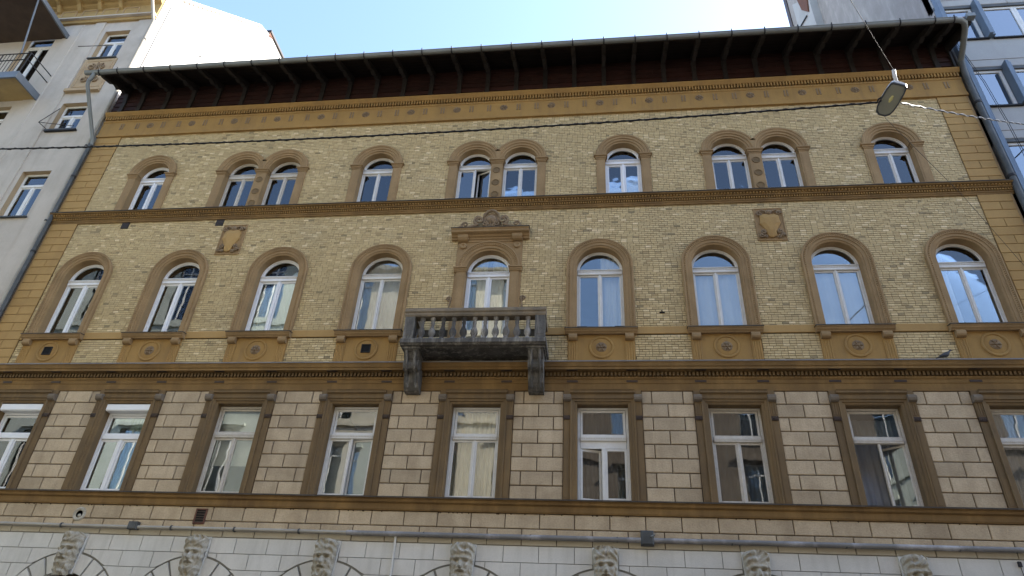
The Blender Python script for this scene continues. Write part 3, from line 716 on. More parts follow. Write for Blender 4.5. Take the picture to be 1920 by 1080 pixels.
for s in (-1, 1):
    for (dx, dz, r0, tn, a0, th) in ((0.34, 13.630, 0.15, 1.7, -PI / 2, 0.042), (0.72, 13.490, 0.11, 1.5, -PI / 2, 0.034), (0.17, 13.510, 0.09, 1.3, PI / 2, 0.03)):
        p_, r_ = spiral(xc + s * dx, dz, r0, tn, s, a0 if s > 0 else a0, th=th); orn.tube(p_, r_, 7)
    orn.tube([(xc + s * 0.98, -0.18, 13.410), (xc + s * 0.85, -0.22, 13.410), (xc + s * 0.7, -0.20, 13.390), (xc + s * 0.5, -0.22, 13.430), (xc + s * 0.36, -0.20, 13.490)], [0.015, 0.04, 0.03, 0.045, 0.03], 7)
    orn.tube([(xc + s * 0.22, -0.18, 13.740), (xc + s * 0.19, -0.20, 13.850), (xc + s * 0.1, -0.22, 13.930), (xc, -0.23, 13.955)], [0.03, 0.045, 0.045, 0.05], 7)
    orn.tube([(xc + s * 0.30, -0.18, 13.780), (xc + s * 0.40, -0.19, 13.800), (xc + s * 0.48, -0.18, 13.740)], [0.02, 0.03, 0.012], 6)
orn.prism([(xc - 0.2, 13.390), (xc + 0.2, 13.390), (xc + 0.27, 13.610), (xc + 0.2, 13.840), (xc, 13.910), (xc - 0.2, 13.840), (xc - 0.27, 13.610)], -0.19, 0.02, 'y')
orn.lathe([(0.001, -0.26), (0.09, -0.245), (0.14, -0.21), (0.15, -0.18)], (xc, 0, 13.670), 14, 'y')
for k in range(5): orn.tube([(xc + (k - 2) * 0.05, -0.19, 13.410), (xc + (k - 2) * 0.075, -0.22, 13.530)], [0.03, 0.018], 6)
orn.build('pediment_ornament', 'relief', pd)

# ---- balcony
bx, hw = -2.97, 1.76
bal = MB()
bal.prism([(0, 9.36), (-0.84, 9.36), (-0.86, 9.38), (-0.90, 9.40), (-0.90, 9.50), (-0.88, 9.52), (0, 9.52)], bx - hw, bx + hw)
bal.box(bx - hw + 0.45, bx + hw - 0.45, -0.72, -0.12, 9.345, 9.36)
bal = bal.build('balcony', 'stone_dark', B)
MB().prism([(-0.62, 10.14), (-0.645, 10.18), (-0.645, 10.23), (-0.62, 10.26), (-0.62, 10.33), (-0.65, 10.36), (-0.88, 10.36), (-0.91, 10.33), (-0.91, 10.26), (-0.88, 10.23), (-0.88, 10.18), (-0.86, 10.14)], bx - hw + 0.02, bx + hw - 0.02).build('handrail', 'stone_rail', bal)
for s in (-1, 1):
    xe = bx + s * (hw - 0.16)
    MB().box(xe - 0.12, xe + 0.12, -0.62, 0.0, 10.141, 10.34).build('handrail', 'stone_rail', bal)
    m = MB().box(xe - 0.12, xe + 0.12, -0.86, -0.63, 9.52, 10.14); m.box(xe - 0.085, xe + 0.085, -0.868, -0.86, 9.62, 10.05)
    m.build('pedestal', 'stone_dark', bal)
    for y in (-0.45, -0.22): MB().lathe([(0.07, 0), (0.07, 0.05), (0.045, 0.07), (0.05, 0.1), (0.085, 0.2), (0.075, 0.29), (0.04, 0.36), (0.035, 0.44), (0.05, 0.5), (0.035, 0.53), (0.06, 0.56), (0.065, 0.62)], (xe, y, 9.52), 12).build('baluster', 'stone_dark', bal)
    xb = bx + s * 1.50                                              # carved bracket
    bp_ = [(0.0, 9.36), (-0.74, 9.36), (-0.74, 9.28), (-0.70, 9.25), (-0.66, 9.18), (-0.64, 9.12), (-0.60, 9.08), (-0.62, 9.02), (-0.63, 8.94), (-0.60, 8.87), (-0.52, 8.83), (-0.46, 8.86), (-0.42, 8.82), (-0.40, 8.72), (-0.37, 8.60), (-0.30, 8.50), (-0.24, 8.44), (-0.18, 8.42), (0.0, 8.42)]
    br = MB().prism(bp_, xb - 0.18, xb + 0.18).build('bracket', 'stone_dark', bal)
    MB().box(xb - 0.22, xb + 0.22, -0.78, 0.0, 9.30, 9.358).build('bracket_cap', 'stone_dark', br)
    for q in (-0.1, 0.1): MB().tube([(xb + q, -0.745, 9.27), (xb + q, -0.665, 9.12), (xb + q, -0.64, 9.0), (xb + q, -0.61, 8.88), (xb + q, -0.5, 8.84), (xb + q, -0.42, 8.8), (xb + q, -0.4, 8.66), (xb + q, -0.3, 8.5)], 0.035, 8).build('bracket_rib', 'stone_dark', br)
bpf = [(0.075, 0), (0.075, 0.05), (0.05, 0.07), (0.05, 0.1), (0.09, 0.19), (0.085, 0.26), (0.05, 0.34), (0.038, 0.42), (0.052, 0.49), (0.036, 0.52), (0.06, 0.55), (0.068, 0.58), (0.068, 0.625)]
surf('stone_baluster', (0.20, 0.18, 0.155), (0.09, 0.083, 0.073), 2.2, stain=(0.03, 0.028, 0.026), stain_amt=0.8, streak=(0.48, 0.44, 0.38), streak_amt=0.9, streak_scale=(4, 9, 0.7), speck=0.4, bump=0.3, rand=0.5)
o = MB().lathe(bpf, (0, 0, 0), 14).build('baluster', 'stone_baluster', bal); bme = o.data
xs = [bx - hw + 0.46 + (2 * hw - 0.92) * k / 10 for k in range(11)]
o.location = (xs[0], -0.755, 9.52)
for x in xs[1:]: link('baluster', bme, bal, (x, -0.755, 9.52))

# ---- shields
for sx in (-10.58, 4.58):
    sh = MB().block(sx - 0.36, sx + 0.36, -0.03, 0.0, 12.83, 13.88, 0.01).build('shield_relief', 'surround', B)
    f = MB(); frame_box(f, sx - 0.375, sx + 0.375, 12.815, 13.895, 0.035, -0.045, 0.0); f.build('relief_frame', 'surround', sh)
    out = [(-0.24, 13.62), (-0.25, 13.45), (-0.27, 13.36), (-0.2, 13.25), (-0.13, 13.08), (-0.1, 12.93), (0, 12.885), (0.1, 12.93), (0.13, 13.08), (0.2, 13.25), (0.27, 13.36), (0.25, 13.45), (0.24, 13.62), (0.12, 13.68), (0, 13.66), (-0.12, 13.68)]
    m = MB(); cx, cz = 0, 13.35; n = len(out); v = []
    for sc_, y in ((1.0, -0.03), (1.0, -0.07), (0.92, -0.085), (0.55, -0.12), (0.0, -0.13)):
        v += [(sx + a * sc_, y, cz + (b - cz) * sc_) for a, b in out]
    m.add(v, [(j * n + i, j * n + (i + 1) % n, (j + 1) * n + (i + 1) % n, (j + 1) * n + i) for j in range(4) for i in range(n)])
    m.build('shield', 'ochre_clean', sh)
    orn = MB()
    for s in (-1, 1):
        for dx, dz, r0, a0 in ((0.25, 13.70, 0.075, 0), (0.22, 13.08, 0.075, PI / 2), (0.27, 12.96, 0.06, 0), (0.17, 12.92, 0.05, PI)):
            p_, r_ = spiral(sx + s * dx, dz, r0, 1.4, s, a0, y=-0.06, th=0.026); MB().tube(p_, r_, 6).build('scroll', 'relief', sh)
        MB().tube([(sx + s * 0.3, -0.05, 13.76), (sx + s * 0.17, -0.08, 13.79), (sx + s * 0.07, -0.07, 13.74)], [0.015, 0.03, 0.02], 6).build('ribbon', 'relief', sh)
    orn.lathe([(0.001, -0.13), (0.05, -0.12), (0.085, -0.08), (0.09, -0.03)], (sx, 0, 13.72), 10, 'y')
    orn.build('boss', 'relief', sh)
# ---- small wall openings and hooks
for x in (-14.20, -11.14):
    v_ = MB().box(x - 0.12, x + 0.12, -0.03, 0.01, 13.90, 14.125).build('wall_vent', 'iron', B)
    for q in range(4): MB().box(x - 0.1, x + 0.1, -0.036, -0.03, 13.925 + q * 0.05, 13.95 + q * 0.05).build('slat', 'wood_dark', v_)
MB().tube([(1.59, 0, 10.66), (1.59, -0.05, 10.66), (1.59, -0.06, 10.71)], 0.016, 6).tube([(1.53, -0.02, 10.67), (1.66, -0.02, 10.67)], 0.02, 6).build('wall_hook', 'iron', B)

# ------------------------------------------------------------------ first-floor rustication
Z1A, Z1B = 5.94, 8.53
F1H, F1O = 0.585, 0.895
ru = MB()
for i, x in enumerate(AX): rbay(ru, edges[i], edges[i + 1], 5.0, 9.0, x - F1H, x + F1H, 5.95, 8.19)
ru = ru.build('rusticated_wall', 'block_joint', B)
CH = (Z1B - Z1A) / 8
for i in range(10):
    a = XL if i == 0 else AX[i - 1] + F1O
    b = XR if i == 9 else AX[i] - F1O
    for k in range(8):
        z1 = Z1B - k * CH; z0 = z1 - CH
        cuts = [a, a + (b - a) * 0.2, a + (b - a) * 0.8, b] if k % 2 == 0 else [a, (a + b) / 2, b]
        for p, q in zip(cuts[:-1], cuts[1:]):
            MB().block(p + 0.010, q - 0.010, -0.035 + random.uniform(-0.004, 0.004), 0.005, z0 + 0.010, z1 - 0.010, 0.012).build('stone_block', 'block', ru)
for rowi, (z0, z1, off) in enumerate(((5.335, 5.655, 0), (5.165, 5.335, 0.5))):
    x = XL - 0.2 + off * S / 4
    while x < XR:
        p, q = max(x, XL), min(x + S / 4, XR)
        if q - p > 0.1: MB().block(p + 0.009, q - 0.009, -0.035, 0.005, z0 + 0.009, z1 - (0.009 if rowi == 0 else 0.009), 0.012).build('stone_block', 'block', ru)
        x += S / 4
x = XL - 0.2 + 0.5 * S / 4
while x < XR:
    p, q = max(x, XL), min(x + S / 4, XR)
    if q - p > 0.1: MB().block(p + 0.008, q - 0.008, -0.034, 0.005, 4.995, 5.16, 0.008).build('cream_block', 'cream_block', ru)
    x += S / 4
ls = MB().prism([(0.02, 5.655), (-0.06, 5.655), (-0.075, 5.69), (-0.075, 5.80), (-0.12, 5.83), (-0.13, 5.88), (-0.16, 5.90), (-0.16, 5.92), (0.02, 5.945)], XL - 0.1, XR + 0.1).build('lower_string_course', 'ochre_low', B)
MB().prism([(0.02, 5.957), (-0.175, 5.935), (-0.175, 5.905), (-0.165, 5.905), (-0.165, 5.925), (0.02, 5.947)], XL - 0.11, XR + 0.11).build('ledge_flashing', 'dark_top', ls)
pg = MB()
for k in range(60):
    x = random.uniform(XL, XR); pg.lathe([(0.001, -0.02), (0.014, -0.012), (0.016, 0)], (x, -0.035, 5.64), 5, 'z')
pg.build('drip_nub', 'wood_dark', ls, kind='stuff')

def rect_window(xc, kind, i):
    yf = 0.17; x0, x1, z0, z1 = xc - F1H, xc + F1H, 5.955, 8.19
    fm = {'pvc': 'pvc', 'old': 'old_paint', 'paint': 'white_paint'}[kind[0]]; gm = 'glass_new' if kind[0] == 'pvc' else 'glass_old'
    top = z1; mh = 0.03 if kind[0] == 'pvc' or 'low' in kind else 0.014
    if 'box' in kind: top = z1 - 0.20
    m = MB(); frame_box(m, x0, x1, z0, top, 0.055, yf, yf + 0.07)
    zt = 7.43 if 'box' not in kind else 7.36
    m.block(x0 + 0.065, x1 - 0.065, yf - 0.03, yf + 0.07, zt - 0.06, zt + 0.06, 0.012)
    zl = zt - 0.06
    if 'low' in kind: m.box(x0 + 0.065, x1 - 0.065, yf + 0.01, yf + 0.06, zl - 0.17, zl); zl -= 0.17
    m.block(xc - mh - 0.012, xc + mh + 0.012, yf - 0.012, yf + 0.05, z0 + 0.065, zl, 0.012)
    w = m.build('window', fm, B)
    if kind[0] != 'pvc': transom_beads(w, x0 + 0.04, x1 - 0.04, zt, yf - 0.03, 'old_paint')
    uf = MB(); frame_box(uf, x0 + 0.065, x1 - 0.065, zt + 0.06, top - 0.065, 0.05, yf + 0.015, yf + 0.055); uf.build('upper_sash', fm, w)
    pane('pane', MB().box(x0 + 0.11, x1 - 0.11, yf + 0.032, yf + 0.038, zt + 0.105, top - 0.11), gm, w, (xc, yf + 0.035, zt + 0.3), 0.003)
    for sgn, a, b, hg in ((-1, x0 + 0.055, xc - mh, 'l'), (1, xc + mh, x1 - 0.055, 'r')):
        op = 0
        for e in kind:
            if e == 'openL' and sgn < 0: op = 14
            if e == 'openR' and sgn > 0: op = 38
            if e == 'ajarR' and sgn > 0: op = 8
            if e == 'goneL' and sgn < 0: op = 86
        sash(w, a, b, z0 + 0.055, zl, yf + 0.012, fm, gm, op, hg, 0.055 if mh > 0.02 else 0.045)
    if 'box' in kind:
        MB().prism([(0.0, top + 0.002), (-0.02, top + 0.03), (-0.02, top + 0.17), (0.03, z1 - 0.002), (0.2, z1 - 0.002), (0.2, top + 0.002)], x0 - 0.0, x1 + 0.0).build('shutter_box', 'pvc', w)
    return w
k1 = [('pvc', 'box'), ('pvc', 'box'), ('old',), ('paint', 'ajarR'), ('paint',), ('pvc2', 'low', 'openL'), ('old',), ('old', 'openR', 'goneL'), ('old',)]
for i, xc in enumerate(AX):
    kd = tuple('paint' if q == 'pvc2' else q for q in k1[i])
    rect_window(xc, kd, i)
    m = MB()
    # moulded architrave: swept as three mitred sides
    pf = [(0.0, 0.24), (0.0, -0.02), (0.02, -0.035), (0.06, -0.04), (0.065, -0.065), (0.12, -0.07), (0.125, -0.095), (0.155, -0.10), (0.16, -0.08), (0.16, 0.0)]
    v = []; n = len(pf)
    for r, y in pf: v.append((xc - F1H - r, y, 5.95))
    for r, y in pf: v.append((xc - F1H - r, y, 8.19 + r))
    for r, y in pf: v.append((xc + F1H + r, y, 8.19 + r))
    for r, y in pf: v.append((xc + F1H + r, y, 5.95))
    m.add(v, [(j * n + q, j * n + q + 1, (j + 1) * n + q + 1, (j + 1) * n + q) for j in range(3) for q in range(n - 1)])
    ws = m.build('window_surround', 'surround_dark', B)
    MB().prism([(0, 8.352), (-0.07, 8.352), (-0.07, 8.43), (-0.12, 8.46), (-0.12, 8.50), (-0.14, 8.528), (0, 8.528)], xc - F1H - 0.16, xc + F1H + 0.16).build('lintel', 'surround_dark', ws)
    for s in (-1, 1):
        px = xc + s * 0.815
        pl = MB().box(px - 0.078, px + 0.078, -0.06, 0.0, 5.95, 7.80); pl.box(px - 0.05, px + 0.05, -0.066, -0.06, 6.0, 7.74)
        pl.box(px - 0.078, px + 0.078, -0.07, 0.0, 7.90, 8.528)
        for q in (-0.05, 0, 0.05): pl.box(px + q - 0.014, px + q + 0.014, -0.082, -0.07, 7.93, 8.24)
        pl = pl.build('pilaster', 'surround_dark', ws)
        tg = MB().box(px - 0.085, px + 0.085, -0.078, 0.0, 7.80, 7.90)
        for q in range(4): tg.box(px - 0.07 + q * 0.042, px - 0.07 + q * 0.042 + 0.022, -0.092, -0.078, 7.815, 7.87)
        tg.build('guttae', 'wood_dark', pl)
        MB().prism([(0, 8.24), (-0.10, 8.24), (-0.15, 8.27), (-0.17, 8.32), (-0.17, 8.37), (-0.14, 8.40), (0, 8.42)], px - 0.09, px + 0.09).build('console', 'surround_grey', pl)

# odds and ends on the lower band
v_ = MB(); frame_box(v_, -9.14, -8.87, 5.26, 5.60, 0.03, -0.075, -0.03); v_ = v_.build('wall_vent', 'rust_brick', B)
MB().box(-9.12, -8.89, -0.05, -0.034, 5.28, 5.58).build('vent_back', 'hole', v_)
for q in range(5): MB().box(-9.11, -8.90, -0.066, -0.052, 5.30 + q * 0.055, 5.325 + q * 0.055).build('slat', 'wood_dark', v_)
hl = MB().lathe([(0.08, -0.036), (0.10, -0.055), (0.13, -0.06), (0.155, -0.05), (0.165, -0.035)], (-12.0, 0, 5.42), 14, 'y').build('broken_flue', 'stone_head', B)
MB().lathe([(0.001, -0.0375), (0.09, -0.0375)], (-12.0, 0, 5.42), 14, 'y').build('flue_hole', 'hole', hl)
MB().lathe([(0.001, -0.06), (0.035, -0.055), (0.045, -0.036)], (-11.985, 0, 5.385), 8, 'y').build('flue_rubble', 'stone_head', hl)

# ------------------------------------------------------------------ white ground floor
gw = MB(); GZC, GRI, GRO = 3.17, 1.0, 1.42
for i, x in enumerate(AX): bay(gw, edges[i], edges[i + 1], 0.0, 5.0, x, GRI, 0.6, GZC, seg=24)
gw = gw.build('ground_floor_wall', 'white_joint', B)
WH = 0.3333; zt = 4.985; rowi = 0
while zt > 0.5:
    z1, z0 = zt, zt - WH
    x = XL - 0.2 + (0 if rowi % 2 == 0 else 0.5) * S / 4
    zc = (z0 + z1) / 2
    holes = []
    for a in AX:
        ro = GRO + 0.02
        if z1 < GZC: holes.append((a - GRO - 0.02, a + GRO + 0.02))
        else:
            d0 = max(0, z0 - GZC); d1 = max(0, z1 - GZC)
            if d0 < ro: holes.append((a - math.sqrt(ro * ro - d0 * d0), a + math.sqrt(ro * ro - d0 * d0), d0, d1, a, ro))
        holes.append((a - 0.27, a + 0.27)) if z1 > 4.4 else None
    while x < XR:
        p, q = max(x, XL), min(x + S / 4, XR)
        if zt > 3.3:      # courses round the arch heads: cut each block to the arch
            arcs = [h for h in holes if len(h) == 6]; flat = [(h[0], h[1]) for h in holes if len(h) == 2]
            for a, b in sub(p + 0.007, q - 0.007, flat):
                n = 7 if arcs else 1; poly = [(a, z1 - 0.007), (b, z1 - 0.007)]; low = []
                for k in range(n + 1):
                    xx = b + (a - b) * k / n; zz = z0 + 0.007
                    for h in arcs:
                        dx = abs(xx - h[4])
                        if dx < h[5]: zz = max(zz, h[2] * 0 + GZC + math.sqrt(h[5] ** 2 - dx * dx))
                    low.append((xx, min(zz, z1 - 0.007)))
                if max(z1 - 0.007 - zz for _, zz in low) < 0.03 or b - a < 0.04: continue
                MB().prism(poly + low, -0.03, 0.004, 'y').build('white_block', 'white_block', gw)
        x += S / 4
    zt -= WH; rowi += 1
pier = MB()
for i in range(10):
    a = XL if i == 0 else AX[i - 1] + GRO + 0.02; b = XR if i == 9 else AX[i] - GRO - 0.02
    if b - a > 0.05: pier.box(a + 0.01, b - 0.01, -0.03, 0.004, 0.3, 3.3)
pier.build('pier_face', 'white_block', gw)
hood_n = 7
for i, xc in enumerate(AX):
    ar = MB().arch(xc, GZC, GZC, [(GRI, 0.3), (GRI, -0.01), (GRI + 0.01, -0.012)], False, 24, jambs=False)
    ar.prism([(xc - GRI, 0.3), (xc - GRI, 0), (xc - GRI + 0.002, 0), (xc - GRI + 0.002, 0.3)], 0.6, GZC, 'z'); ar.prism([(xc + GRI, 0.3), (xc + GRI, 0), (xc + GRI - 0.002, 0), (xc + GRI - 0.002, 0.3)], 0.6, GZC, 'z')
    ar = ar.build('arch_reveal', 'white_block', B)
    nv = 11
    for k in range(nv):
        if k == nv // 2: continue
        a0, a1 = PI * k / nv + 0.020, PI * (k + 1) / nv - 0.020
        inner = [(xc + (GRI + 0.004) * math.cos(a0 + (a1 - a0) * q / 4), GZC + (GRI + 0.004) * math.sin(a0 + (a1 - a0) * q / 4)) for q in range(5)]
        outer = [(xc + (GRO - 0.025) * math.cos(a1 + (a0 - a1) * q / 4), GZC + (GRO - 0.025) * math.sin(a1 + (a0 - a1) * q / 4)) for q in range(5)]
        MB().prism(inner + outer, -0.045, 0.003, 'y').build('voussoir', 'white_block', ar)
    m = MB(); m.box(xc - 0.04, xc + 0.04, 0.2, 0.26, 0.6, GZC + 0.9); m.box(xc - GRI, xc + GRI, 0.19, 0.26, GZC - 0.1, GZC)
    m.arch(xc, 0.6, GZC, [(GRI, 0.27), (GRI, 0.2), (GRI - 0.07, 0.2), (GRI - 0.07, 0.27)], True)
    w = m.build('shop_window', 'wood_dark', B)
    arch_pane(xc, 0.6, GZC, GRI - 0.05, 0.235).build('pane', 'glass_new', w)

# ---- carved bearded heads on the keystones
def G(x, s): return math.exp(-(x / s) ** 2)
def head_mesh(seed):
    rnd = random.Random(seed); ph = [rnd.uniform(0, 6) for _ in range(8)]
    def fn(i, j):
        u = (i - 0.5) * 2; v = j                       # v: 0 beard tip .. 1 hair top
        w = 0.21 + 0.055 * v - (0.05 * (0.25 - v) / 0.25 if v < 0.25 else 0)
        if v > 0.9: w *= math.sqrt(max(0.05, 1 - ((v - 0.9) / 0.1) ** 2 * 0.55))
        x = u * w; zz = v * 0.92
        base = 0.20 * math.sqrt(max(0, 1 - abs(u) ** 2.4)) * (0.75 + 0.25 * math.sin(PI * min(1, v * 1.05)))
        h = base
        face = 1 if 0.33 < v < 0.74 else 0
        if 0.43 < v < 0.62: h += 0.15 * G(u, 0.14 + 0.10 * max(0, 0.50 - v) / 0.07) * min(1, max(0, (0.635 - v) / 0.15)) * min(1, max(0, (v - 0.43) / 0.035))
        h += 0.075 * G(v - 0.655, 0.026) * G(abs(u) - 0.33, 0.30)        # brows
        h -= 0.13 * G(abs(u) - 0.36, 0.17) * G(v - 0.60, 0.030)          # eye sockets
        h += 0.050 * G(abs(u) - 0.36, 0.09) * G(v - 0.595, 0.016)        # eyeballs
        h += 0.06 * G(abs(u) - 0.52, 0.18) * G(v - 0.50, 0.06)           # cheeks
        h += 0.085 * G(abs(u) - 0.24, 0.20) * G(v - 0.42 + 0.10 * abs(u), 0.026)   # moustache
        h -= 0.10 * G(u, 0.26) * G(v - 0.365, 0.018)                     # mouth
        h += 0.05 * G(u, 0.22) * G(v - 0.33, 0.018)
        hairy = max(0, min(1, (v - 0.74) / 0.04)) + max(0, min(1, (0.32 - v) / 0.05)) + max(0, min(1, (abs(u) - 0.72) / 0.1)) * (1 if v > 0.3 else 0)
        hairy = min(1, hairy)
        curl = math.sin(u * 6.5 + ph[0] + 1.8 * math.sin(v * 13 + ph[1])) * math.sin(v * 25 + ph[2] + 1.6 * math.sin(u * 5 + ph[3]))
        h += hairy * (0.03 + 0.05 * curl)
        return (x, -max(h, 0.0) - 0.03, zz)
    m = MB().grid(fn, 30, 56)
    return m
hms = []
for s_ in range(3):
    hm = head_mesh(s_); hms.append(hm)
heads = []
for i, xc in enumerate(AX):
    ks = MB().prism([(xc - 0.20, 4.12), (xc + 0.20, 4.12), (xc + 0.275, 4.975), (xc - 0.275, 4.975)], -0.09, 0.002, 'y').build('keystone', 'white_block', B)
    if i < 3:
        hm = hms[i]; o = hm.build('carved_head', 'stone_head', ks); heads.append(o.data); o.location = (xc, -0.06, 4.06)
    else: o = link('carved_head', heads[i % 3], ks, (xc, -0.06, 4.06)); o.scale.x = random.choice((1, -1)) * random.uniform(0.95, 1.04)

# ---- rooms behind the windows
rm_ = MB()
for z in (5.2, 9.25, 14.05, 18.3): rm_.box(XL + 0.1, XR - 0.1, 0.36, 6, z, z + 0.15)
rm_.box(XL + 0.1, XR - 0.1, 5.9, 6, 0.2, 19)
for i in range(10): rm_.box(edges[i] - 0.06 + (0.2 if i == 0 else 0), edges[i] + 0.06 + (0.2 if i == 0 else 0), 0.36, 5.9, 0.2, 9.2)
for i in range(1, 9): rm_.box(edges[i] - 0.06, edges[i] + 0.06, 0.36, 5.9, 9.4, 14.0)
for k in range(-4, 4): rm_.box(C0 + (k + 0.5) * 3.715 - 0.06, C0 + (k + 0.5) * 3.715 + 0.06, 0.36, 5.9, 14.2, 18.3)
rm_.box(XL + 0.1, XR - 0.1, 0.36, 0.4, 18.2, 20)
rm_.build('room_shell', 'interior', B)
bk = MB().box(XL, XL + 0.2, 0.02, 16, 0, 20.4).box(XR - 0.2, XR, 0.02, 16, 0, 20.4).box(XL, XR, 15.8, 16, 0, 20.4)
bk.build('side_wall', 'grey_plaster', B)

# ================================================================== curtains and blinds
def curtain(x0, x1, z0, z1, mat, label, group=None, y=0.42, waves=9, amp=0.03, name='curtain', cat='curtain', lean=0.0):
    m = MB(); ph = random.uniform(0, 6)
    def fn(i, j):
        x = x0 + (x1 - x0) * i; pinch = 1 - lean * (1 - abs(2 * j - 1)) if lean else 1
        xx = x0 + (x1 - x0) * i * pinch
        return (xx, y + amp * math.sin(i * waves * 2 * PI + ph + 0.5 * math.sin(j * 3)) * (0.6 + 0.4 * (1 - j)), z0 + (z1 - z0) * j)
    m.grid(fn, int(waves * 6), 5)
    o = m.build(name, mat, loc=((x0 + x1) / 2, y, z0)); return tag(o, label, cat, group)
ordn = ['first', 'second', 'third', 'fourth', 'fifth', 'sixth', 'seventh', 'eighth', 'ninth', 'tenth']
def wname(row, i):
    n = {'low': 9, 'mid': 9, 'top': 10}[row]; kind = {'low': 'rectangular window', 'mid': 'balcony-row window', 'top': 'top-row window'}[row]
    return '%s %s from the plaster house' % (ordn[i], kind)
cols = {'curtain_white': 'white', 'curtain_cream': 'cream', 'curtain_grey': 'grey', 'curtain_blue': 'bluish', 'curtain_dark': 'dark', 'curtain_green': 'pale green'}
def wc(row, i, spans, mat, amp=0.03, waves=7, z0=None, z1=None, blind=False, y=0.42):
    xs, zb, zt, r = {'low': (AX, 5.97, 8.15, F1H), 'mid': (AX, 10.28, 12.70, R2), 'top': (TOP, 14.62, 16.55, R3)}[row]
    if row == 'mid' and i == 4: zb = DOORZ
    for n_, (a, b) in enumerate(spans):
        lab = '%s %s behind the %s' % (cols[mat], 'roller blind' if blind else 'curtain', wname(row, i))
        if len(spans) > 1: lab = '%s curtain on the %s house side of the %s' % (cols[mat], ('plaster', 'office')[n_], wname(row, i))
        curtain(xs[i] + a * r, xs[i] + b * r, z0 or zb, z1 or zt, mat, lab, 'curtains behind the windows', y, 1 if blind else waves, 0.004 if blind else amp, 'roller_blind' if blind else 'curtain', 'blind' if blind else 'curtain')
FULL = [(-1, 1)]
wc('low', 0, FULL, 'curtain_green', z0=6.9)
wc('low', 1, [(-0.1, 1)], 'curtain_green')
wc('low', 2, FULL, 'curtain_white', blind=True, z0=6.75)
wc('low', 3, FULL, 'curtain_grey', blind=True, z0=5.97, z1=7.6)
wc('low', 4, FULL, 'curtain_cream', waves=11)
wc('low', 5, FULL, 'curtain_dark', waves=10)
wc('low', 6, FULL, 'curtain_dark', waves=6)
wc('low', 7, [(-0.62, 1)], 'curtain_grey', waves=6, y=0.75)
wc('low', 8, [(-1, 0.1)], 'curtain_grey')
wc('mid', 0, [(-1, -0.1), (0.35, 1)], 'curtain_white', waves=4)
wc('mid', 1, FULL, 'curtain_white', waves=8, y=0.36, z1=12.05)
wc('mid', 2, FULL, 'curtain_white', waves=7, y=0.36, z1=12.05)
wc('mid', 3, FULL, 'curtain_grey', waves=6)
wc('mid', 4, [(-1, -0.15), (0.1, 1)], 'curtain_cream', waves=4)
wc('mid', 5, [(0.05, 1)], 'curtain_blue', waves=4)
wc('mid', 6, FULL, 'curtain_blue', waves=5, z1=12.05, y=0.36)
wc('mid', 7, FULL, 'curtain_blue', waves=4, z1=12.0, y=0.36)
wc('mid', 8, [(-1, -0.4)], 'curtain_blue', waves=2)
wc('top', 0, [(0.3, 1)], 'curtain_blue', waves=3)
wc('top', 1, [(0.15, 0.6)], 'curtain_white', waves=2)
wc('top', 2, [(-0.9, -0.2)], 'curtain_grey', waves=2)
wc('top', 3, [(-1, -0.3), (0.4, 1)], 'curtain_grey', waves=3)
wc('top', 6, FULL, 'curtain_white', blind=True, y=0.31)
wc('top', 7, FULL, 'curtain_grey', waves=5, z1=16.0)
wc('top', 8, FULL, 'curtain_white', waves=5, z1=15.9)
wc('top', 9, [(-1, -0.2)], 'curtain_white', waves=3)

# ================================================================== conduit along the wall
cd = thing('wall_conduit', 'grey painted pipe with junction boxes running along the white ground floor', 'conduit', loc=(0, 0, 0))
pts = [(XL + 0.02, -0.09, 5.15)] + [(XL + 1.5 * k, -0.09, 5.15 + random.uniform(-0.008, 0.008)) for k in range(1, 8)] + [(-5.5, -0.09, 5.15)]
surf('pipe_pale', (0.40, 0.37, 0.31), (0.32, 0.29, 0.24), 2.5, streak=(0.22, 0.21, 0.20), streak_scale=(1.2, 1, 1), streak_amt=0.7)
surf('pipe_grey', (0.21, 0.205, 0.20), (0.16, 0.155, 0.15), 2.5, streak=(0.52, 0.50, 0.50), streak_scale=(1.4, 1, 1), streak_amt=0.95, rough=0.6)
MB().tube(pts, 0.038, 10).build('pipe', 'pipe_pale', cd)
MB().tube([(-5.5, -0.10, 5.15)] + [(-5 + 2 * k, -0.10, 5.15 + random.uniform(-0.006, 0.006)) for k in range(0, 8)] + [(XR - 0.05, -0.10, 5.14)], 0.052, 12).build('pipe', 'pipe_grey', cd)
for x in (-14, -12.3, -9.6, -8.1, -6.6, -3.8, -1.5, 0.3, 2.6, 4.8, 6.9, 8.9): MB().tube([(x, -0.095, 5.15), (x + 0.03, -0.095, 5.15)], 0.056, 10).build('pipe_clip', 'zinc_dark', cd)
MB().block(-10.62, -10.40, -0.17, -0.03, 5.09, 5.26, 0.02).build('junction_box', 'zinc_dark', cd)
jb = MB().block(0.80, 1.06, -0.19, -0.03, 5.04, 5.33, 0.03).build('junction_box', 'zinc_dark', cd)
MB().tube([(1.0, -0.2, 5.2), (1.08, -0.2, 5.24)], 0.02, 6).build('box_latch', 'zinc', jb)
MB().tube([(-4.40, -0.07, 5.1), (-4.40, -0.07, 2.0)], 0.025, 8).build('branch_pipe', 'white_block', cd)
cl_ = thing('wall_clip', 'small black cable clip with thin wire on the white ground floor blocks', 'cable clip', loc=(7.95, 0, 4.85))
MB().box(-0.03, 0.03, -0.07, -0.03, 0, 0.1).build('clip_body', 'iron', cl_)
MB().tube([(0, -0.05, 0), (0.02, -0.04, -0.6), (0.05, -0.04, -1.5)], 0.008, 6).build('clip_wire', 'wire', cl_)

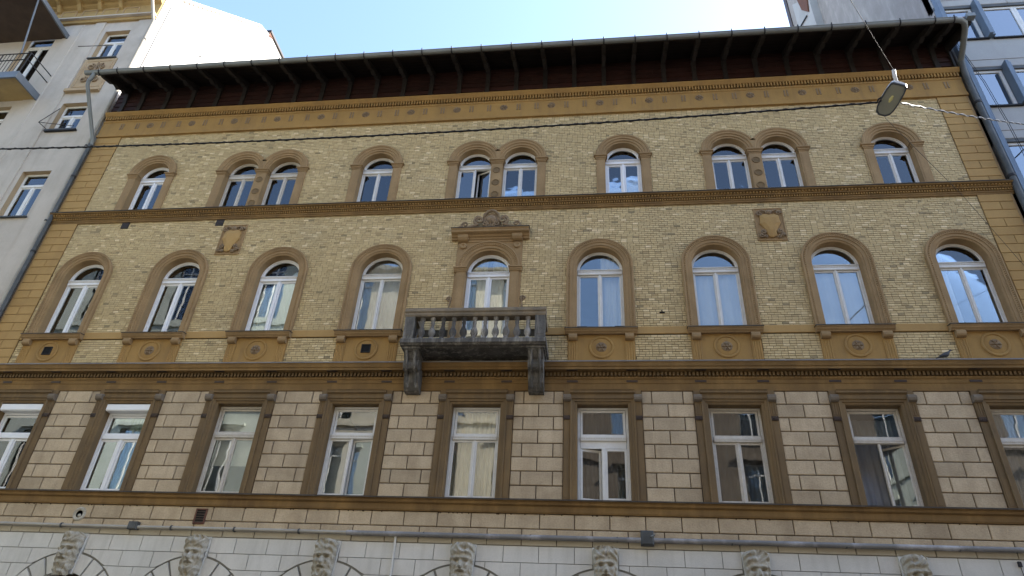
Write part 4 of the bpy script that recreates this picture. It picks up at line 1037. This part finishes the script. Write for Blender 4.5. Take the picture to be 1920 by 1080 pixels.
# ================================================================== pale plaster house on one side
L = thing('plaster_house', 'tall pale grey plaster house with white sunlit side wall and yellow cornice', 'building', loc=(0, 0, 0))
LX = -16.93
lw = MB(); cols_x = [-18.32, -21.5, -25.0, -28.5]; xs_ = [LX, -19.9, -23.3, -26.8, -32.0]
lv = [22.2, 18.40, 14.52, 10.65, 6.8, 3.0]
for ci, cxw in enumerate(cols_x):
    hwid = 0.52 if ci != 1 else 0.62
    zz = 24.4
    for z in lv:
        rbay(lw, xs_[ci + 1], xs_[ci], z - 1.9 if z != lv[-1] else 0.0, zz, cxw - hwid, cxw + hwid, z - (2.0 if ci == 1 and z in (22.2,) else 0) if not (ci == 1 and z == 22.2) else z - 1.85, z + (1.62 if z > 20 else 1.35 if z > 18 else 1.95), 0.0); zz = z - 1.9
lwall = lw.build('wall', 'grey_plaster', L)
for ci, cxw in enumerate(cols_x[:3]):
    hwid = 0.52 if ci != 1 else 0.62
    for z in lv[:4]:
        zt = z + (1.62 if z > 20 else 1.35 if z > 18 else 1.95); zb = z if not (ci == 1 and z == 22.2) else z - 1.85
        m = MB(); frame_box(m, cxw - hwid, cxw + hwid, zb, zt, 0.07, 0.16, 0.22); m.block(cxw - 0.045, cxw + 0.045, 0.15, 0.21, zb + 0.07, zt - 0.58, 0.01); m.block(cxw - hwid + 0.07, cxw + hwid - 0.07, 0.14, 0.21, zt - 0.58, zt - 0.48, 0.01)
        for s in (-1, 1): frame_box(m, cxw + (0.045 if s > 0 else -hwid + 0.07), cxw + (hwid - 0.07 if s > 0 else -0.045), zb + 0.07, zt - 0.58, 0.045, 0.17, 0.20)
        w = m.build('window', 'white_paint', L)
        MB().box(cxw - hwid + 0.06, cxw - 0.03, 0.182, 0.188, zb + 0.06, zt - 0.55).build('pane', 'glass_old', w); MB().box(cxw + 0.03, cxw + hwid - 0.06, 0.182, 0.188, zb + 0.06, zt - 0.55).build('pane', 'glass_old', w)
        MB().box(cxw - hwid + 0.06, cxw + hwid - 0.06, 0.182, 0.188, zt - 0.5, zt - 0.06).build('pane', 'glass_old', w)
        r_ = MB()
        r_.box(cxw - hwid - 0.004, cxw - hwid, 0.0, 0.3, zb, zt).box(cxw + hwid, cxw + hwid + 0.004, 0.0, 0.3, zb, zt).box(cxw - hwid, cxw + hwid, 0.0, 0.3, zt, zt + 0.004)
        r_.build('window_reveal', 'tan_plaster', w)
        MB().box(cxw - hwid - 0.08, cxw + hwid + 0.06, -0.08, 0.15, zb - 0.05, zb - 0.004).build('window_sill', 'zinc_dark', w)
# shallow flanking strips, relief panel and hood under the top window
for x0, x1 in ((-17.62, -16.96), (-19.45, -19.02), (-20.6, -19.95)):
    MB().block(x0, x1, -0.05 if x0 != -20.6 else -0.02, 0.0, 0.3, 24.38, 0.02).build('pilaster_strip', 'grey_plaster', L)
pn = MB().block(-18.98, -17.66, -0.025, 0.0, 20.42, 22.13, 0.01).build('relief_panel', 'tan_plaster', L)
f = MB(); frame_box(f, -18.86, -17.76, 20.56, 22.02, 0.05, -0.045, -0.02); f.build('panel_frame', 'tan_plaster', pn)
orn = MB()
for s in (-1, 1):
    for dx, dz, r0 in ((0.22, 21.66, 0.17), (0.24, 20.95, 0.16), (0.12, 21.3, 0.11)):
        p_, r_ = spiral(-18.31 + s * dx, dz, r0, 1.5, s, PI / 2, y=-0.04, th=0.032); MB().tube(p_, r_, 6).build('scroll', 'relief', pn)
orn.tube([(-18.31, -0.04, 20.7), (-18.31, -0.07, 21.3), (-18.31, -0.04, 21.9)], [0.03, 0.05, 0.03], 6)
orn.build('stem', 'relief', pn)
MB().box(-19.0, -17.64, -0.14, 0.0, 20.28, 20.41).build('window_hood', 'tan_plaster', L)
MB().tube([(-18.3, 0.1, 23.08), (-19.03, -0.5, 22.30)], 0.014, 6).build('drying_rod', 'iron', L)
gr = MB().tube([(-18.95, -0.35, 18.45), (-17.85, -0.05, 18.5)], 0.012, 6).tube([(-18.95, -0.35, 18.45), (-18.86, 0.0, 19.5)], 0.012, 6).tube([(-18.95, -0.35, 18.45), (-18.9, 0, 18.45)], 0.012, 6).build('awning_arm', 'iron', L)
for z in (18.36,): MB().box(-18.9, -17.7, -0.09, 0.0, z - 0.07, z - 0.02).build('window_ledge', 'iron', L)
# cornice
co = MB().prism([(0.05, 24.38), (-0.10, 24.38), (-0.13, 24.50), (-0.20, 24.56), (-0.22, 24.64), (-0.06, 24.66), (-0.06, 25.30), (-0.16, 25.36), (-0.20, 25.44), (-0.80, 25.50), (-0.84, 25.62), (-0.95, 25.75), (-0.95, 25.85), (0.05, 26.1)], -32, LX - 0.05).build('cornice', 'yellow_plaster', L)
for x in [-18.2 - 0.9 * k for k in range(12)]:
    f = MB(); frame_box(f, x - 0.33, x + 0.33, 24.78, 25.2, 0.04, -0.085, -0.055); f.build('cornice_panel', 'tan_plaster', co)
    MB().prism([(-0.06, 25.3), (-0.06, 25.1), (-0.15, 25.14), (-0.3, 25.36), (-0.5, 25.46), (-0.5, 25.48), (-0.2, 25.44)], x - 0.53, x - 0.38).build('modillion', 'yellow_plaster', co)
MB().box(-32, LX - 0.02, -0.24, 0.0, 24.50, 24.56).build('cornice_ledge', 'grey_plaster', co)
# side wall, roof, corner downpipe
MB().prism([(0.0, 0), (0.0, 25.9), (0.55, 26.45), (5.45, 31.45), (6.2, 31.75), (6.3, 32.1), (14, 32.1), (14, 0)], LX - 0.3, LX - 0.0).build('side_wall', 'party_white', L)
cp = MB()
for (a, b) in (((0.5, 26.4), (5.45, 31.45)), ((5.45, 31.45), (6.25, 31.78))):
    d = Vector((b[0] - a[0], b[1] - a[1])).normalized(); n_ = Vector((-d.y, d.x)) * 0.09
    cp.prism([a, b, (b[0] + n_.x, b[1] + n_.y), (a[0] + n_.x, a[1] + n_.y)], LX - 0.36, LX + 0.06)
cp.build('wall_coping', 'party_white', L)
cm = MB(); y = 0.7
while y < 5.4:
    z_ = 26.5 + (y - 0.6) * 1.02; cm.box(LX - 0.05, LX + 0.09, y, y + 0.16, z_ + 0.02, z_ + 0.15); y += 0.24
cm.build('coping_brick', 'party_white', L, kind='stuff')
MB().prism([(6.3, 32.1), (14, 32.1), (14, 32.24), (6.25, 32.24)], LX - 0.4, LX + 0.1).build('roof_flashing', 'iron', L)
MB().prism([(6.26, 31.8), (6.75, 32.09), (6.26, 32.09)], LX + 0.001, LX + 0.05).build('brick_patch', 'rust_brick', L)
MB().prism([(0.2, 26.0), (5.6, 31.5), (14, 32.0), (14, 31.6), (5.6, 31.1), (0.2, 25.6)], -32, LX - 0.3).build('roof', 'roof_tile', L)
dp = MB().tube([(-17.15, -0.86, 25.7), (-17.05, -0.6, 25.2), (-16.98, -0.2, 24.45), (-16.88, -0.12, 24.1), (-16.86, -0.10, 20.2), (-16.88, -0.10, 16.0), (-16.88, -0.10, 0.2)], 0.06, 10).build('downpipe', 'pipe_pale', L)
for z in (23.0, 20.2, 17.4, 14.2, 11.0): MB().tube([(-16.87, -0.10, z), (-16.87, -0.10, z + 0.05)], 0.072, 10).build('pipe_clamp', 'iron', dp)
MB().box(-16.99, -16.955, -0.06, 0.02, 0.3, 24.4).build('joint_gap', 'iron', L)
MB().tube([(LX + 0.02, 0.32, 25.6), (LX + 0.02, 0.36, 20.0)], 0.015, 6).build('earth_wire', 'wire', L)
for (y, z) in ((0.9, 22.4), (2.7, 25.6), (1.2, 22.0)): MB().tube([(LX, y, z), (LX + 0.12, y, z)], 0.03, 6).build('wall_anchor', 'iron', L)
# balcony with canopy
bl = MB().box(-26.5, -20.05, -1.05, 0.0, 20.05, 20.22).build('balcony', 'yellow_plaster', L)
MB().box(-26.5, -20.0, -1.10, -1.04, 19.98, 20.28).build('balcony_edge', 'steel_grey', bl); MB().box(-20.06, -20.0, -1.04, 0, 19.98, 20.28).build('balcony_edge', 'steel_grey', bl)
for z in (21.3, 20.95): MB().tube([(-26.5, -1.06, z), (-20.03, -1.06, z), (-20.03, 0, z)], 0.022, 6).build('handrail', 'iron', bl)
for x in [-20.03 - 0.14 * k for k in range(30)]: MB().tube([(x, -1.06, 20.28), (x, -1.06, 21.3)], 0.010 if (round((-20.03 - x) / 0.14)) % 8 else 0.02, 5).build('railing_bar', 'iron', bl)
cn = MB().prism([(0.0, 23.55), (-1.75, 23.78), (-1.75, 23.86), (0.0, 23.66)], -26.5, -20.4).build('canopy', 'wood_dark', L)
MB().box(-26.5, -20.36, -1.82, -1.74, 23.70, 23.98).build('canopy_edge', 'steel_grey', cn)
MB().prism([(0.0, 23.5), (-1.75, 23.72), (-1.75, 23.9), (0.0, 23.72)], -20.4, -20.34).build('canopy_edge', 'steel_grey', cn)
for x in (-20.45, -23.5): MB().tube([(x, -1.06, 21.3), (x, -1.65, 23.76)], 0.03, 6).build('canopy_post', 'steel_grey', cn)
for x in (-21.0, -22.3): MB().tube([(x, -1.7, 23.9), (x + 0.12, -1.75, 24.25)], 0.03, 6).build('canopy_peg', 'lamp_white', cn)
rs = MB().box(-32, LX - 0.31, 0.30, 0.34, 0, 24.4); rs.build('room_shell', 'curtain_dark', L)

# ================================================================== office block on the other side
O = thing('office_block', 'modern grey concrete office block with blue steel window fins', 'building', loc=(0, 0, 0))
OX = 10.98
pw = MB().prism([(0.12, 0), (0.12, 24.4), (10.35, 38.9), (10.35, 0)], OX, OX + 0.3).build('side_wall', 'concrete_dark', O)
MB().prism([(10.2, 30), (10.2, 39.1), (10.55, 39.1), (10.55, 30)], OX - 0.05, OX + 0.35).build('wall_edge', 'wood_dark', O)
MB().prism([(7.0, 26), (7.0, 33.0), (8.9, 35.2), (8.9, 26)], OX - 0.35, OX + 0.01).build('chimney_breast', 'concrete', O)
MB().prism([(6.9, 33.6), (7.3, 32.3), (7.9, 33.3), (8.3, 35.6), (7.2, 36.0)], OX - 0.42, OX - 0.352).build('brick_patch', 'rust_brick', O)
MB().tube([(OX - 0.4, 8.9, 31.8), (OX - 0.4, 8.85, 33.0), (OX - 0.4, 7.6, 32.4)], 0.04, 6).build('roof_bracket', 'iron', O)
pitch = 2.97; w0 = 14.48
for k in range(-4, 4):
    zb = w0 + k * pitch; zt = zb + 1.58; zn = zb + pitch
    if zb < 1: continue
    sp = MB().block(OX, 30, 0.04, 0.4, zt + 0.12, min(zn, 24.4) - 0.0, 0.012).build('spandrel_panel', 'concrete', O)
    MB().box(OX, 30, 0.028, 0.05, zt + 0.42, zt + 0.435).build('panel_joint', 'concrete_dark', sp)
    for xj in (13.2, 16.2, 19.2): MB().box(xj, xj + 0.015, 0.029, 0.05, zt + 0.12, zn).build('panel_joint', 'concrete_dark', sp)
    if zt > 24: continue
    MB().box(OX, 30, 0.05, 0.3, zt, zt + 0.118).build('lintel', 'zinc_dark', sp)
    x = OX + 0.24; n_ = 0
    while x < 24:
        wd = 0.86 if n_ % 3 == 0 else 1.02
        m = MB(); frame_box(m, x, x + wd, zb, zt, 0.09, 0.10, 0.18); w = m.build('window', 'lamp_white', O)
        pane('pane', MB().box(x + 0.08, x + wd - 0.08, 0.135, 0.142, zb + 0.08, zt - 0.08), 'glass_office', w, (x + wd / 2, 0.14, zb + 0.8), 0.003)
        MB().box(x - 0.04, x + wd + 0.06, -0.03, 0.14, zb - 0.045, zb - 0.002).build('window_sill', 'iron', w)
        x += wd
        if n_ % 3 != 1:
            f = MB().block(x + 0.015, x + 0.115, -0.17, 0.2, zb + 0.03, zt + 0.14, 0.01); f.block(x + 0.116, x + 0.21, -0.10, 0.2, zb + 0.03, zt + 0.14, 0.01)
            f.build('fin', 'blue_steel', O); x += 0.225
        n_ += 1
MB().block(OX + 0.01, OX + 0.12, -0.14, 0.2, 0.5, 24.4, 0.01).block(OX + 0.121, OX + 0.22, -0.06, 0.2, 0.5, 24.4, 0.01).build('edge_fin', 'blue_steel', O)
MB().box(OX + 0.3, 30, 0.5, 0.56, 0, 24).build('room_shell', 'curtain_dark', O)
MB().prism([(0.12, 24.4), (10.35, 38.9), (10.35, 38.5), (0.12, 24.0)], OX + 0.3, 30).build('roof', 'zinc_dark', O)
MB().box(OX, 30, 0.41, 0.45, 0.0, 3.0).build('ground_floor_wall', 'concrete', O)
# loose twin wires hanging down beside the fin
tw = thing('hanging_wire', 'pair of thin dark wires hanging down the front of the office block', 'wire', loc=(11.3, -0.2, 12))
for d in (0, 0.05): MB().tube([(-0.35 + d, 0.0, 8.0), (-0.1 + d, -0.02, 6.2), (0.02 + d, 0, 4.5), (0.1 + d, 0.02, 2.0), (0.1 + d, 0.02, -4)], 0.008, 5).build('strand', 'cable', tw)

# ================================================================== houses across the street (seen mirrored in the glass)
def opposite(x0, x1, ztop, wall, label, floors, nx, yf=-18.2):
    T = thing('opposite_house', label, 'building', loc=((x0 + x1) / 2, yf, 0)); ox = (x0 + x1) / 2
    m = MB(); dx = (x1 - x0) / nx; fh = (ztop - 4.5) / floors
    ww = 0.62
    for a in range(nx):
        xa = x0 + a * dx
        m.add([(xa - ox, 0, 0), (xa + dx - ox, 0, 0), (xa + dx - ox, 0, 4.5), (xa - ox, 0, 4.5)], [(0, 1, 2, 3)])
        for k in range(floors):
            z0 = 4.5 + k * fh
            rbay(m, xa - ox, xa + dx - ox, z0, z0 + fh, xa + dx / 2 - ww - ox, xa + dx / 2 + ww - ox, z0 + 0.9, z0 + fh - 0.6, 0.0)
    m.box(x0 - ox, x1 - ox, -12, -0.4, 0, ztop - 0.3)
    m.add([(x0 - ox, 0, 0), (x0 - ox, -12, 0), (x0 - ox, -12, ztop), (x0 - ox, 0, ztop)], [(0, 1, 2, 3)]); m.add([(x1 - ox, 0, 0), (x1 - ox, -12, 0), (x1 - ox, -12, ztop), (x1 - ox, 0, ztop)], [(0, 1, 2, 3)])
    m.build('wall', wall, T)
    for k in range(floors):
        z0 = 4.5 + k * fh
        MB().box(x0 - ox, x1 - ox, 0.0, 0.1, z0 + 0.45, z0 + 0.62).build('string_course', wall, T)
        for a in range(nx):
            xc_ = x0 + (a + 0.5) * dx - ox; zb, zt = z0 + 0.9, z0 + fh - 0.6
            f = MB(); frame_box(f, xc_ - ww, xc_ + ww, zb, zt, 0.07, -0.2, -0.14); f.box(xc_ - 0.04, xc_ + 0.04, -0.2, -0.13, zb + 0.07, zt - 0.07); f.box(xc_ - ww + 0.07, xc_ + ww - 0.07, -0.2, -0.12, zt - 0.6, zt - 0.52)
            w = f.build('window', 'white_paint', T)
            MB().box(xc_ - ww + 0.05, xc_ + ww - 0.05, -0.18, -0.174, zb + 0.05, zt - 0.05).build('pane', 'glass_new', w)
            MB().box(xc_ - ww + 0.04, xc_ + ww - 0.04, -0.30, -0.27, zb + 0.04 + random.choice((0, 0, 0.5, 0.9)), zt - 0.04).build('blind', 'curtain_white', w)  # unseen white panel, added to brighten the dark panes in the reflections
            MB().box(xc_ - ww - 0.2, xc_ + ww + 0.2, 0.0, 0.18, zt + 0.12, zt + 0.26).build('window_hood', wall, w)
    MB().prism([(-0.1, ztop - 0.5), (0.15, ztop - 0.5), (0.2, ztop - 0.3), (0.6, ztop - 0.15), (0.65, ztop), (-0.1, ztop + 0.05)], x0 - ox, x1 - ox).build('cornice', wall, T)
    MB().prism([(0.3, ztop), (-6, ztop + 3.2), (-12, ztop)], x0 - ox, x1 - ox).build('roof', 'roof_tile', T)
    return T
opposite(-62, -36, 24.5, 'opp_grey', 'grey house across the street mirrored in the lower panes near the plaster house', 4, 8)
opposite(-36, -15.5, 26.6, 'opp_green', 'pale green house across the street mirrored in the lower panes', 4, 7)
opposite(-15.5, -3.2, 25.2, 'opp_cream', 'cream house across the street mirrored in the panes below the balcony', 4, 4)
opposite(-3.2, 34, 18.4, 'opp_brown', 'low brown house across the street mirrored in the panes near the office block', 3, 12)

# ================================================================== street lamp, cables, wires
lp = thing('street_lamp', 'white shoebox street lamp hanging on wires over the street', 'street lamp', loc=(5.20, -6.0, 11.38)); lp.rotation_euler = (0, math.radians(22), math.radians(6))
def shell(u0, u1, zz): return [(u0, zz)]
body = MB(); secs = []
for y, hw_, zt in ((-0.36, 0.10, 0.05), (-0.33, 0.135, 0.09), (-0.2, 0.155, 0.13), (0.0, 0.16, 0.14), (0.2, 0.15, 0.12), (0.30, 0.12, 0.09), (0.36, 0.06, 0.05)):
    secs.append([(hw_ * math.cos(PI * k / 10), y, 0.0 + zt * math.sin(PI * k / 10) ** 0.7) for k in range(11)])
n = 11; v = [p for s_ in secs for p in s_]
body.add(v, [(j * n + i, j * n + i + 1, (j + 1) * n + i + 1, (j + 1) * n + i) for j in range(len(secs) - 1) for i in range(n - 1)], smooth=True)
body.add(secs[0], [tuple(range(n))]); body.add(secs[-1], [tuple(range(n))])
body.build('housing', 'lamp_white', lp)
out_ = [(s_[0][0], s_[0][1]) for s_ in secs] + [(s_[-1][0], s_[-1][1]) for s_ in secs[::-1]]
inn = [(x * 0.84, y * 0.9) for x, y in out_]
rim = MB(); n = len(out_); v = [(x, y, 0.0) for x, y in out_] + [(x, y, -0.025) for x, y in out_] + [(x, y, -0.025) for x, y in inn] + [(x, y, 0.0) for x, y in inn]
rim.add(v, [(j * n + i, j * n + (i + 1) % n, (j + 1) * n + (i + 1) % n, (j + 1) * n + i) for j in range(3) for i in range(n)]); rim.build('rim', 'lamp_rim', lp)
MB().add([(x, y, 0.03) for x, y in inn], [tuple(range(n))]).lathe([(0.09, 0.0), (0.05, 0.05), (0.001, 0.06)], (0, 0.0, -0.0), 12).build('reflector', 'lamp_reflector', lp)
MB().prism([(x * 0.99, y * 0.99) for x, y in inn], -0.022, -0.016, 'z').build('lens', 'glass_lamp', lp)
MB().lathe([(0.001, -0.10), (0.035, -0.08), (0.045, 0.0), (0.03, 0.08), (0.02, 0.12), (0.02, 0.2)], (0, -0.02, 0.008), 10, 'y').build('bulb', 'bulb', lp)
MB().tube([(-0.02, -0.28, 0.07), (-0.10, -0.34, 0.16), (-0.15, -0.36, 0.30)], 0.032, 8).build('hanger', 'lamp_white', lp)
MB().tube([(-0.14, 0.0, 0.02), (-0.19, 0.02, -0.05), (-0.19, 0.05, -0.12), (-0.13, 0.06, -0.02)], 0.014, 6).build('cable_entry', 'cable', lp)
def sagline(a, b, sag, n=40): return [tuple(Vector(a).lerp(Vector(b), k / n) - Vector((0, 0, sag * 4 * (k / n) * (1 - k / n)))) for k in range(n + 1)]
c1 = MB().tube(sagline((-31, -6.3, 12.0), (-12.2, -6, 11.20), 0.05, 12)[:-1] + sagline((-12.2, -6, 11.20), (4.95, -6.0, 11.32), 0.18, 60), 0.017, 6)
def twist(pts, r, off, m, turns):
    n_ = len(pts); q = []
    for k, p in enumerate(pts):
        a = turns * 2 * PI * k / n_; q.append((p[0], p[1] + off * math.cos(a), p[2] + off * math.sin(a)))
    m.tube(q, r, 5)
pc = thing('power_cable', 'thick black power cable crossing in front of the top windows to the lamp', 'cable', loc=(0, 0, 0))
c1.build('cable_core', 'cable', pc)
base = sagline((-12.2, -6, 11.20), (4.95, -6.0, 11.32), 0.18, 320); t_ = MB(); twist(base, 0.010, 0.018, t_, 60); t_.build('cable_wrap', 'cable', pc)
fc = thing('feed_cable', 'black and white twisted cable running from the lamp to the office block', 'cable', loc=(0, 0, 0))
base = sagline((5.38, -5.95, 11.33), (12.4, 0.03, 16.55), 0.06, 260); t_ = MB().tube(base[::4], 0.014, 6); t_.build('cable_core', 'cable', fc)
t_ = MB(); twist(base, 0.013, 0.014, t_, 17); t_.build('cable_wrap', 'cable_pale', fc)
sw = thing('span_wire', 'thin steel wire from the wall past the street lamp and overhead', 'wire', loc=(0, 0, 0))
MB().tube([(5.21, -6.36, 11.74), (4.1, -7.8, 11.74), (1.0, -13, 11.75), (-2.0, -18.15, 12.0)], 0.0045, 5).build('strand', 'wire', sw)
MB().tube([(5.20, -5.65, 11.30), (7.6, -3.1, 11.55), (10.30, -0.04, 11.85)], 0.0045, 5).build('strand', 'wire', sw)

# ================================================================== pigeon on the cornice
pgn = thing('pigeon', 'small dark pigeon perched on the main cornice ledge', 'pigeon', loc=(7.72, -0.25, 9.205))
b = MB(); secs = []
for t_, r1, r2, z in ((-0.20, 0.012, 0.006, 0.035), (-0.13, 0.028, 0.014, 0.05), (-0.06, 0.05, 0.045, 0.085), (0.02, 0.06, 0.062, 0.11), (0.08, 0.05, 0.058, 0.135), (0.115, 0.033, 0.035, 0.175), (0.13, 0.026, 0.026, 0.205), (0.145, 0.028, 0.027, 0.225), (0.17, 0.022, 0.02, 0.23), (0.19, 0.008, 0.007, 0.222), (0.215, 0.002, 0.002, 0.215)):
    secs.append([(t_, r1 * math.cos(2 * PI * k / 10), z + r2 * math.sin(2 * PI * k / 10)) for k in range(10)])
v = [p for s_ in secs for p in s_]
b.add(v, [(j * 10 + i, j * 10 + (i + 1) % 10, (j + 1) * 10 + (i + 1) % 10, (j + 1) * 10 + i) for j in range(len(secs) - 1) for i in range(10)], smooth=True)
b.tube([(0.02, 0.02, 0.06), (0.025, 0.02, 0.0), (0.05, 0.02, 0.0)], 0.005, 5).tube([(0.02, -0.02, 0.06), (0.025, -0.02, 0.0), (0.05, -0.02, 0.0)], 0.005, 5)
b.build('body', 'pigeon', pgn)
for s in (-1, 1):
    MB().prism([(0.07, 0.13), (0.03, 0.155), (-0.06, 0.11), (-0.17, 0.05), (-0.08, 0.07), (0.03, 0.08)], s * 0.048, s * 0.062, 'y').build('wing', 'pigeon', pgn)
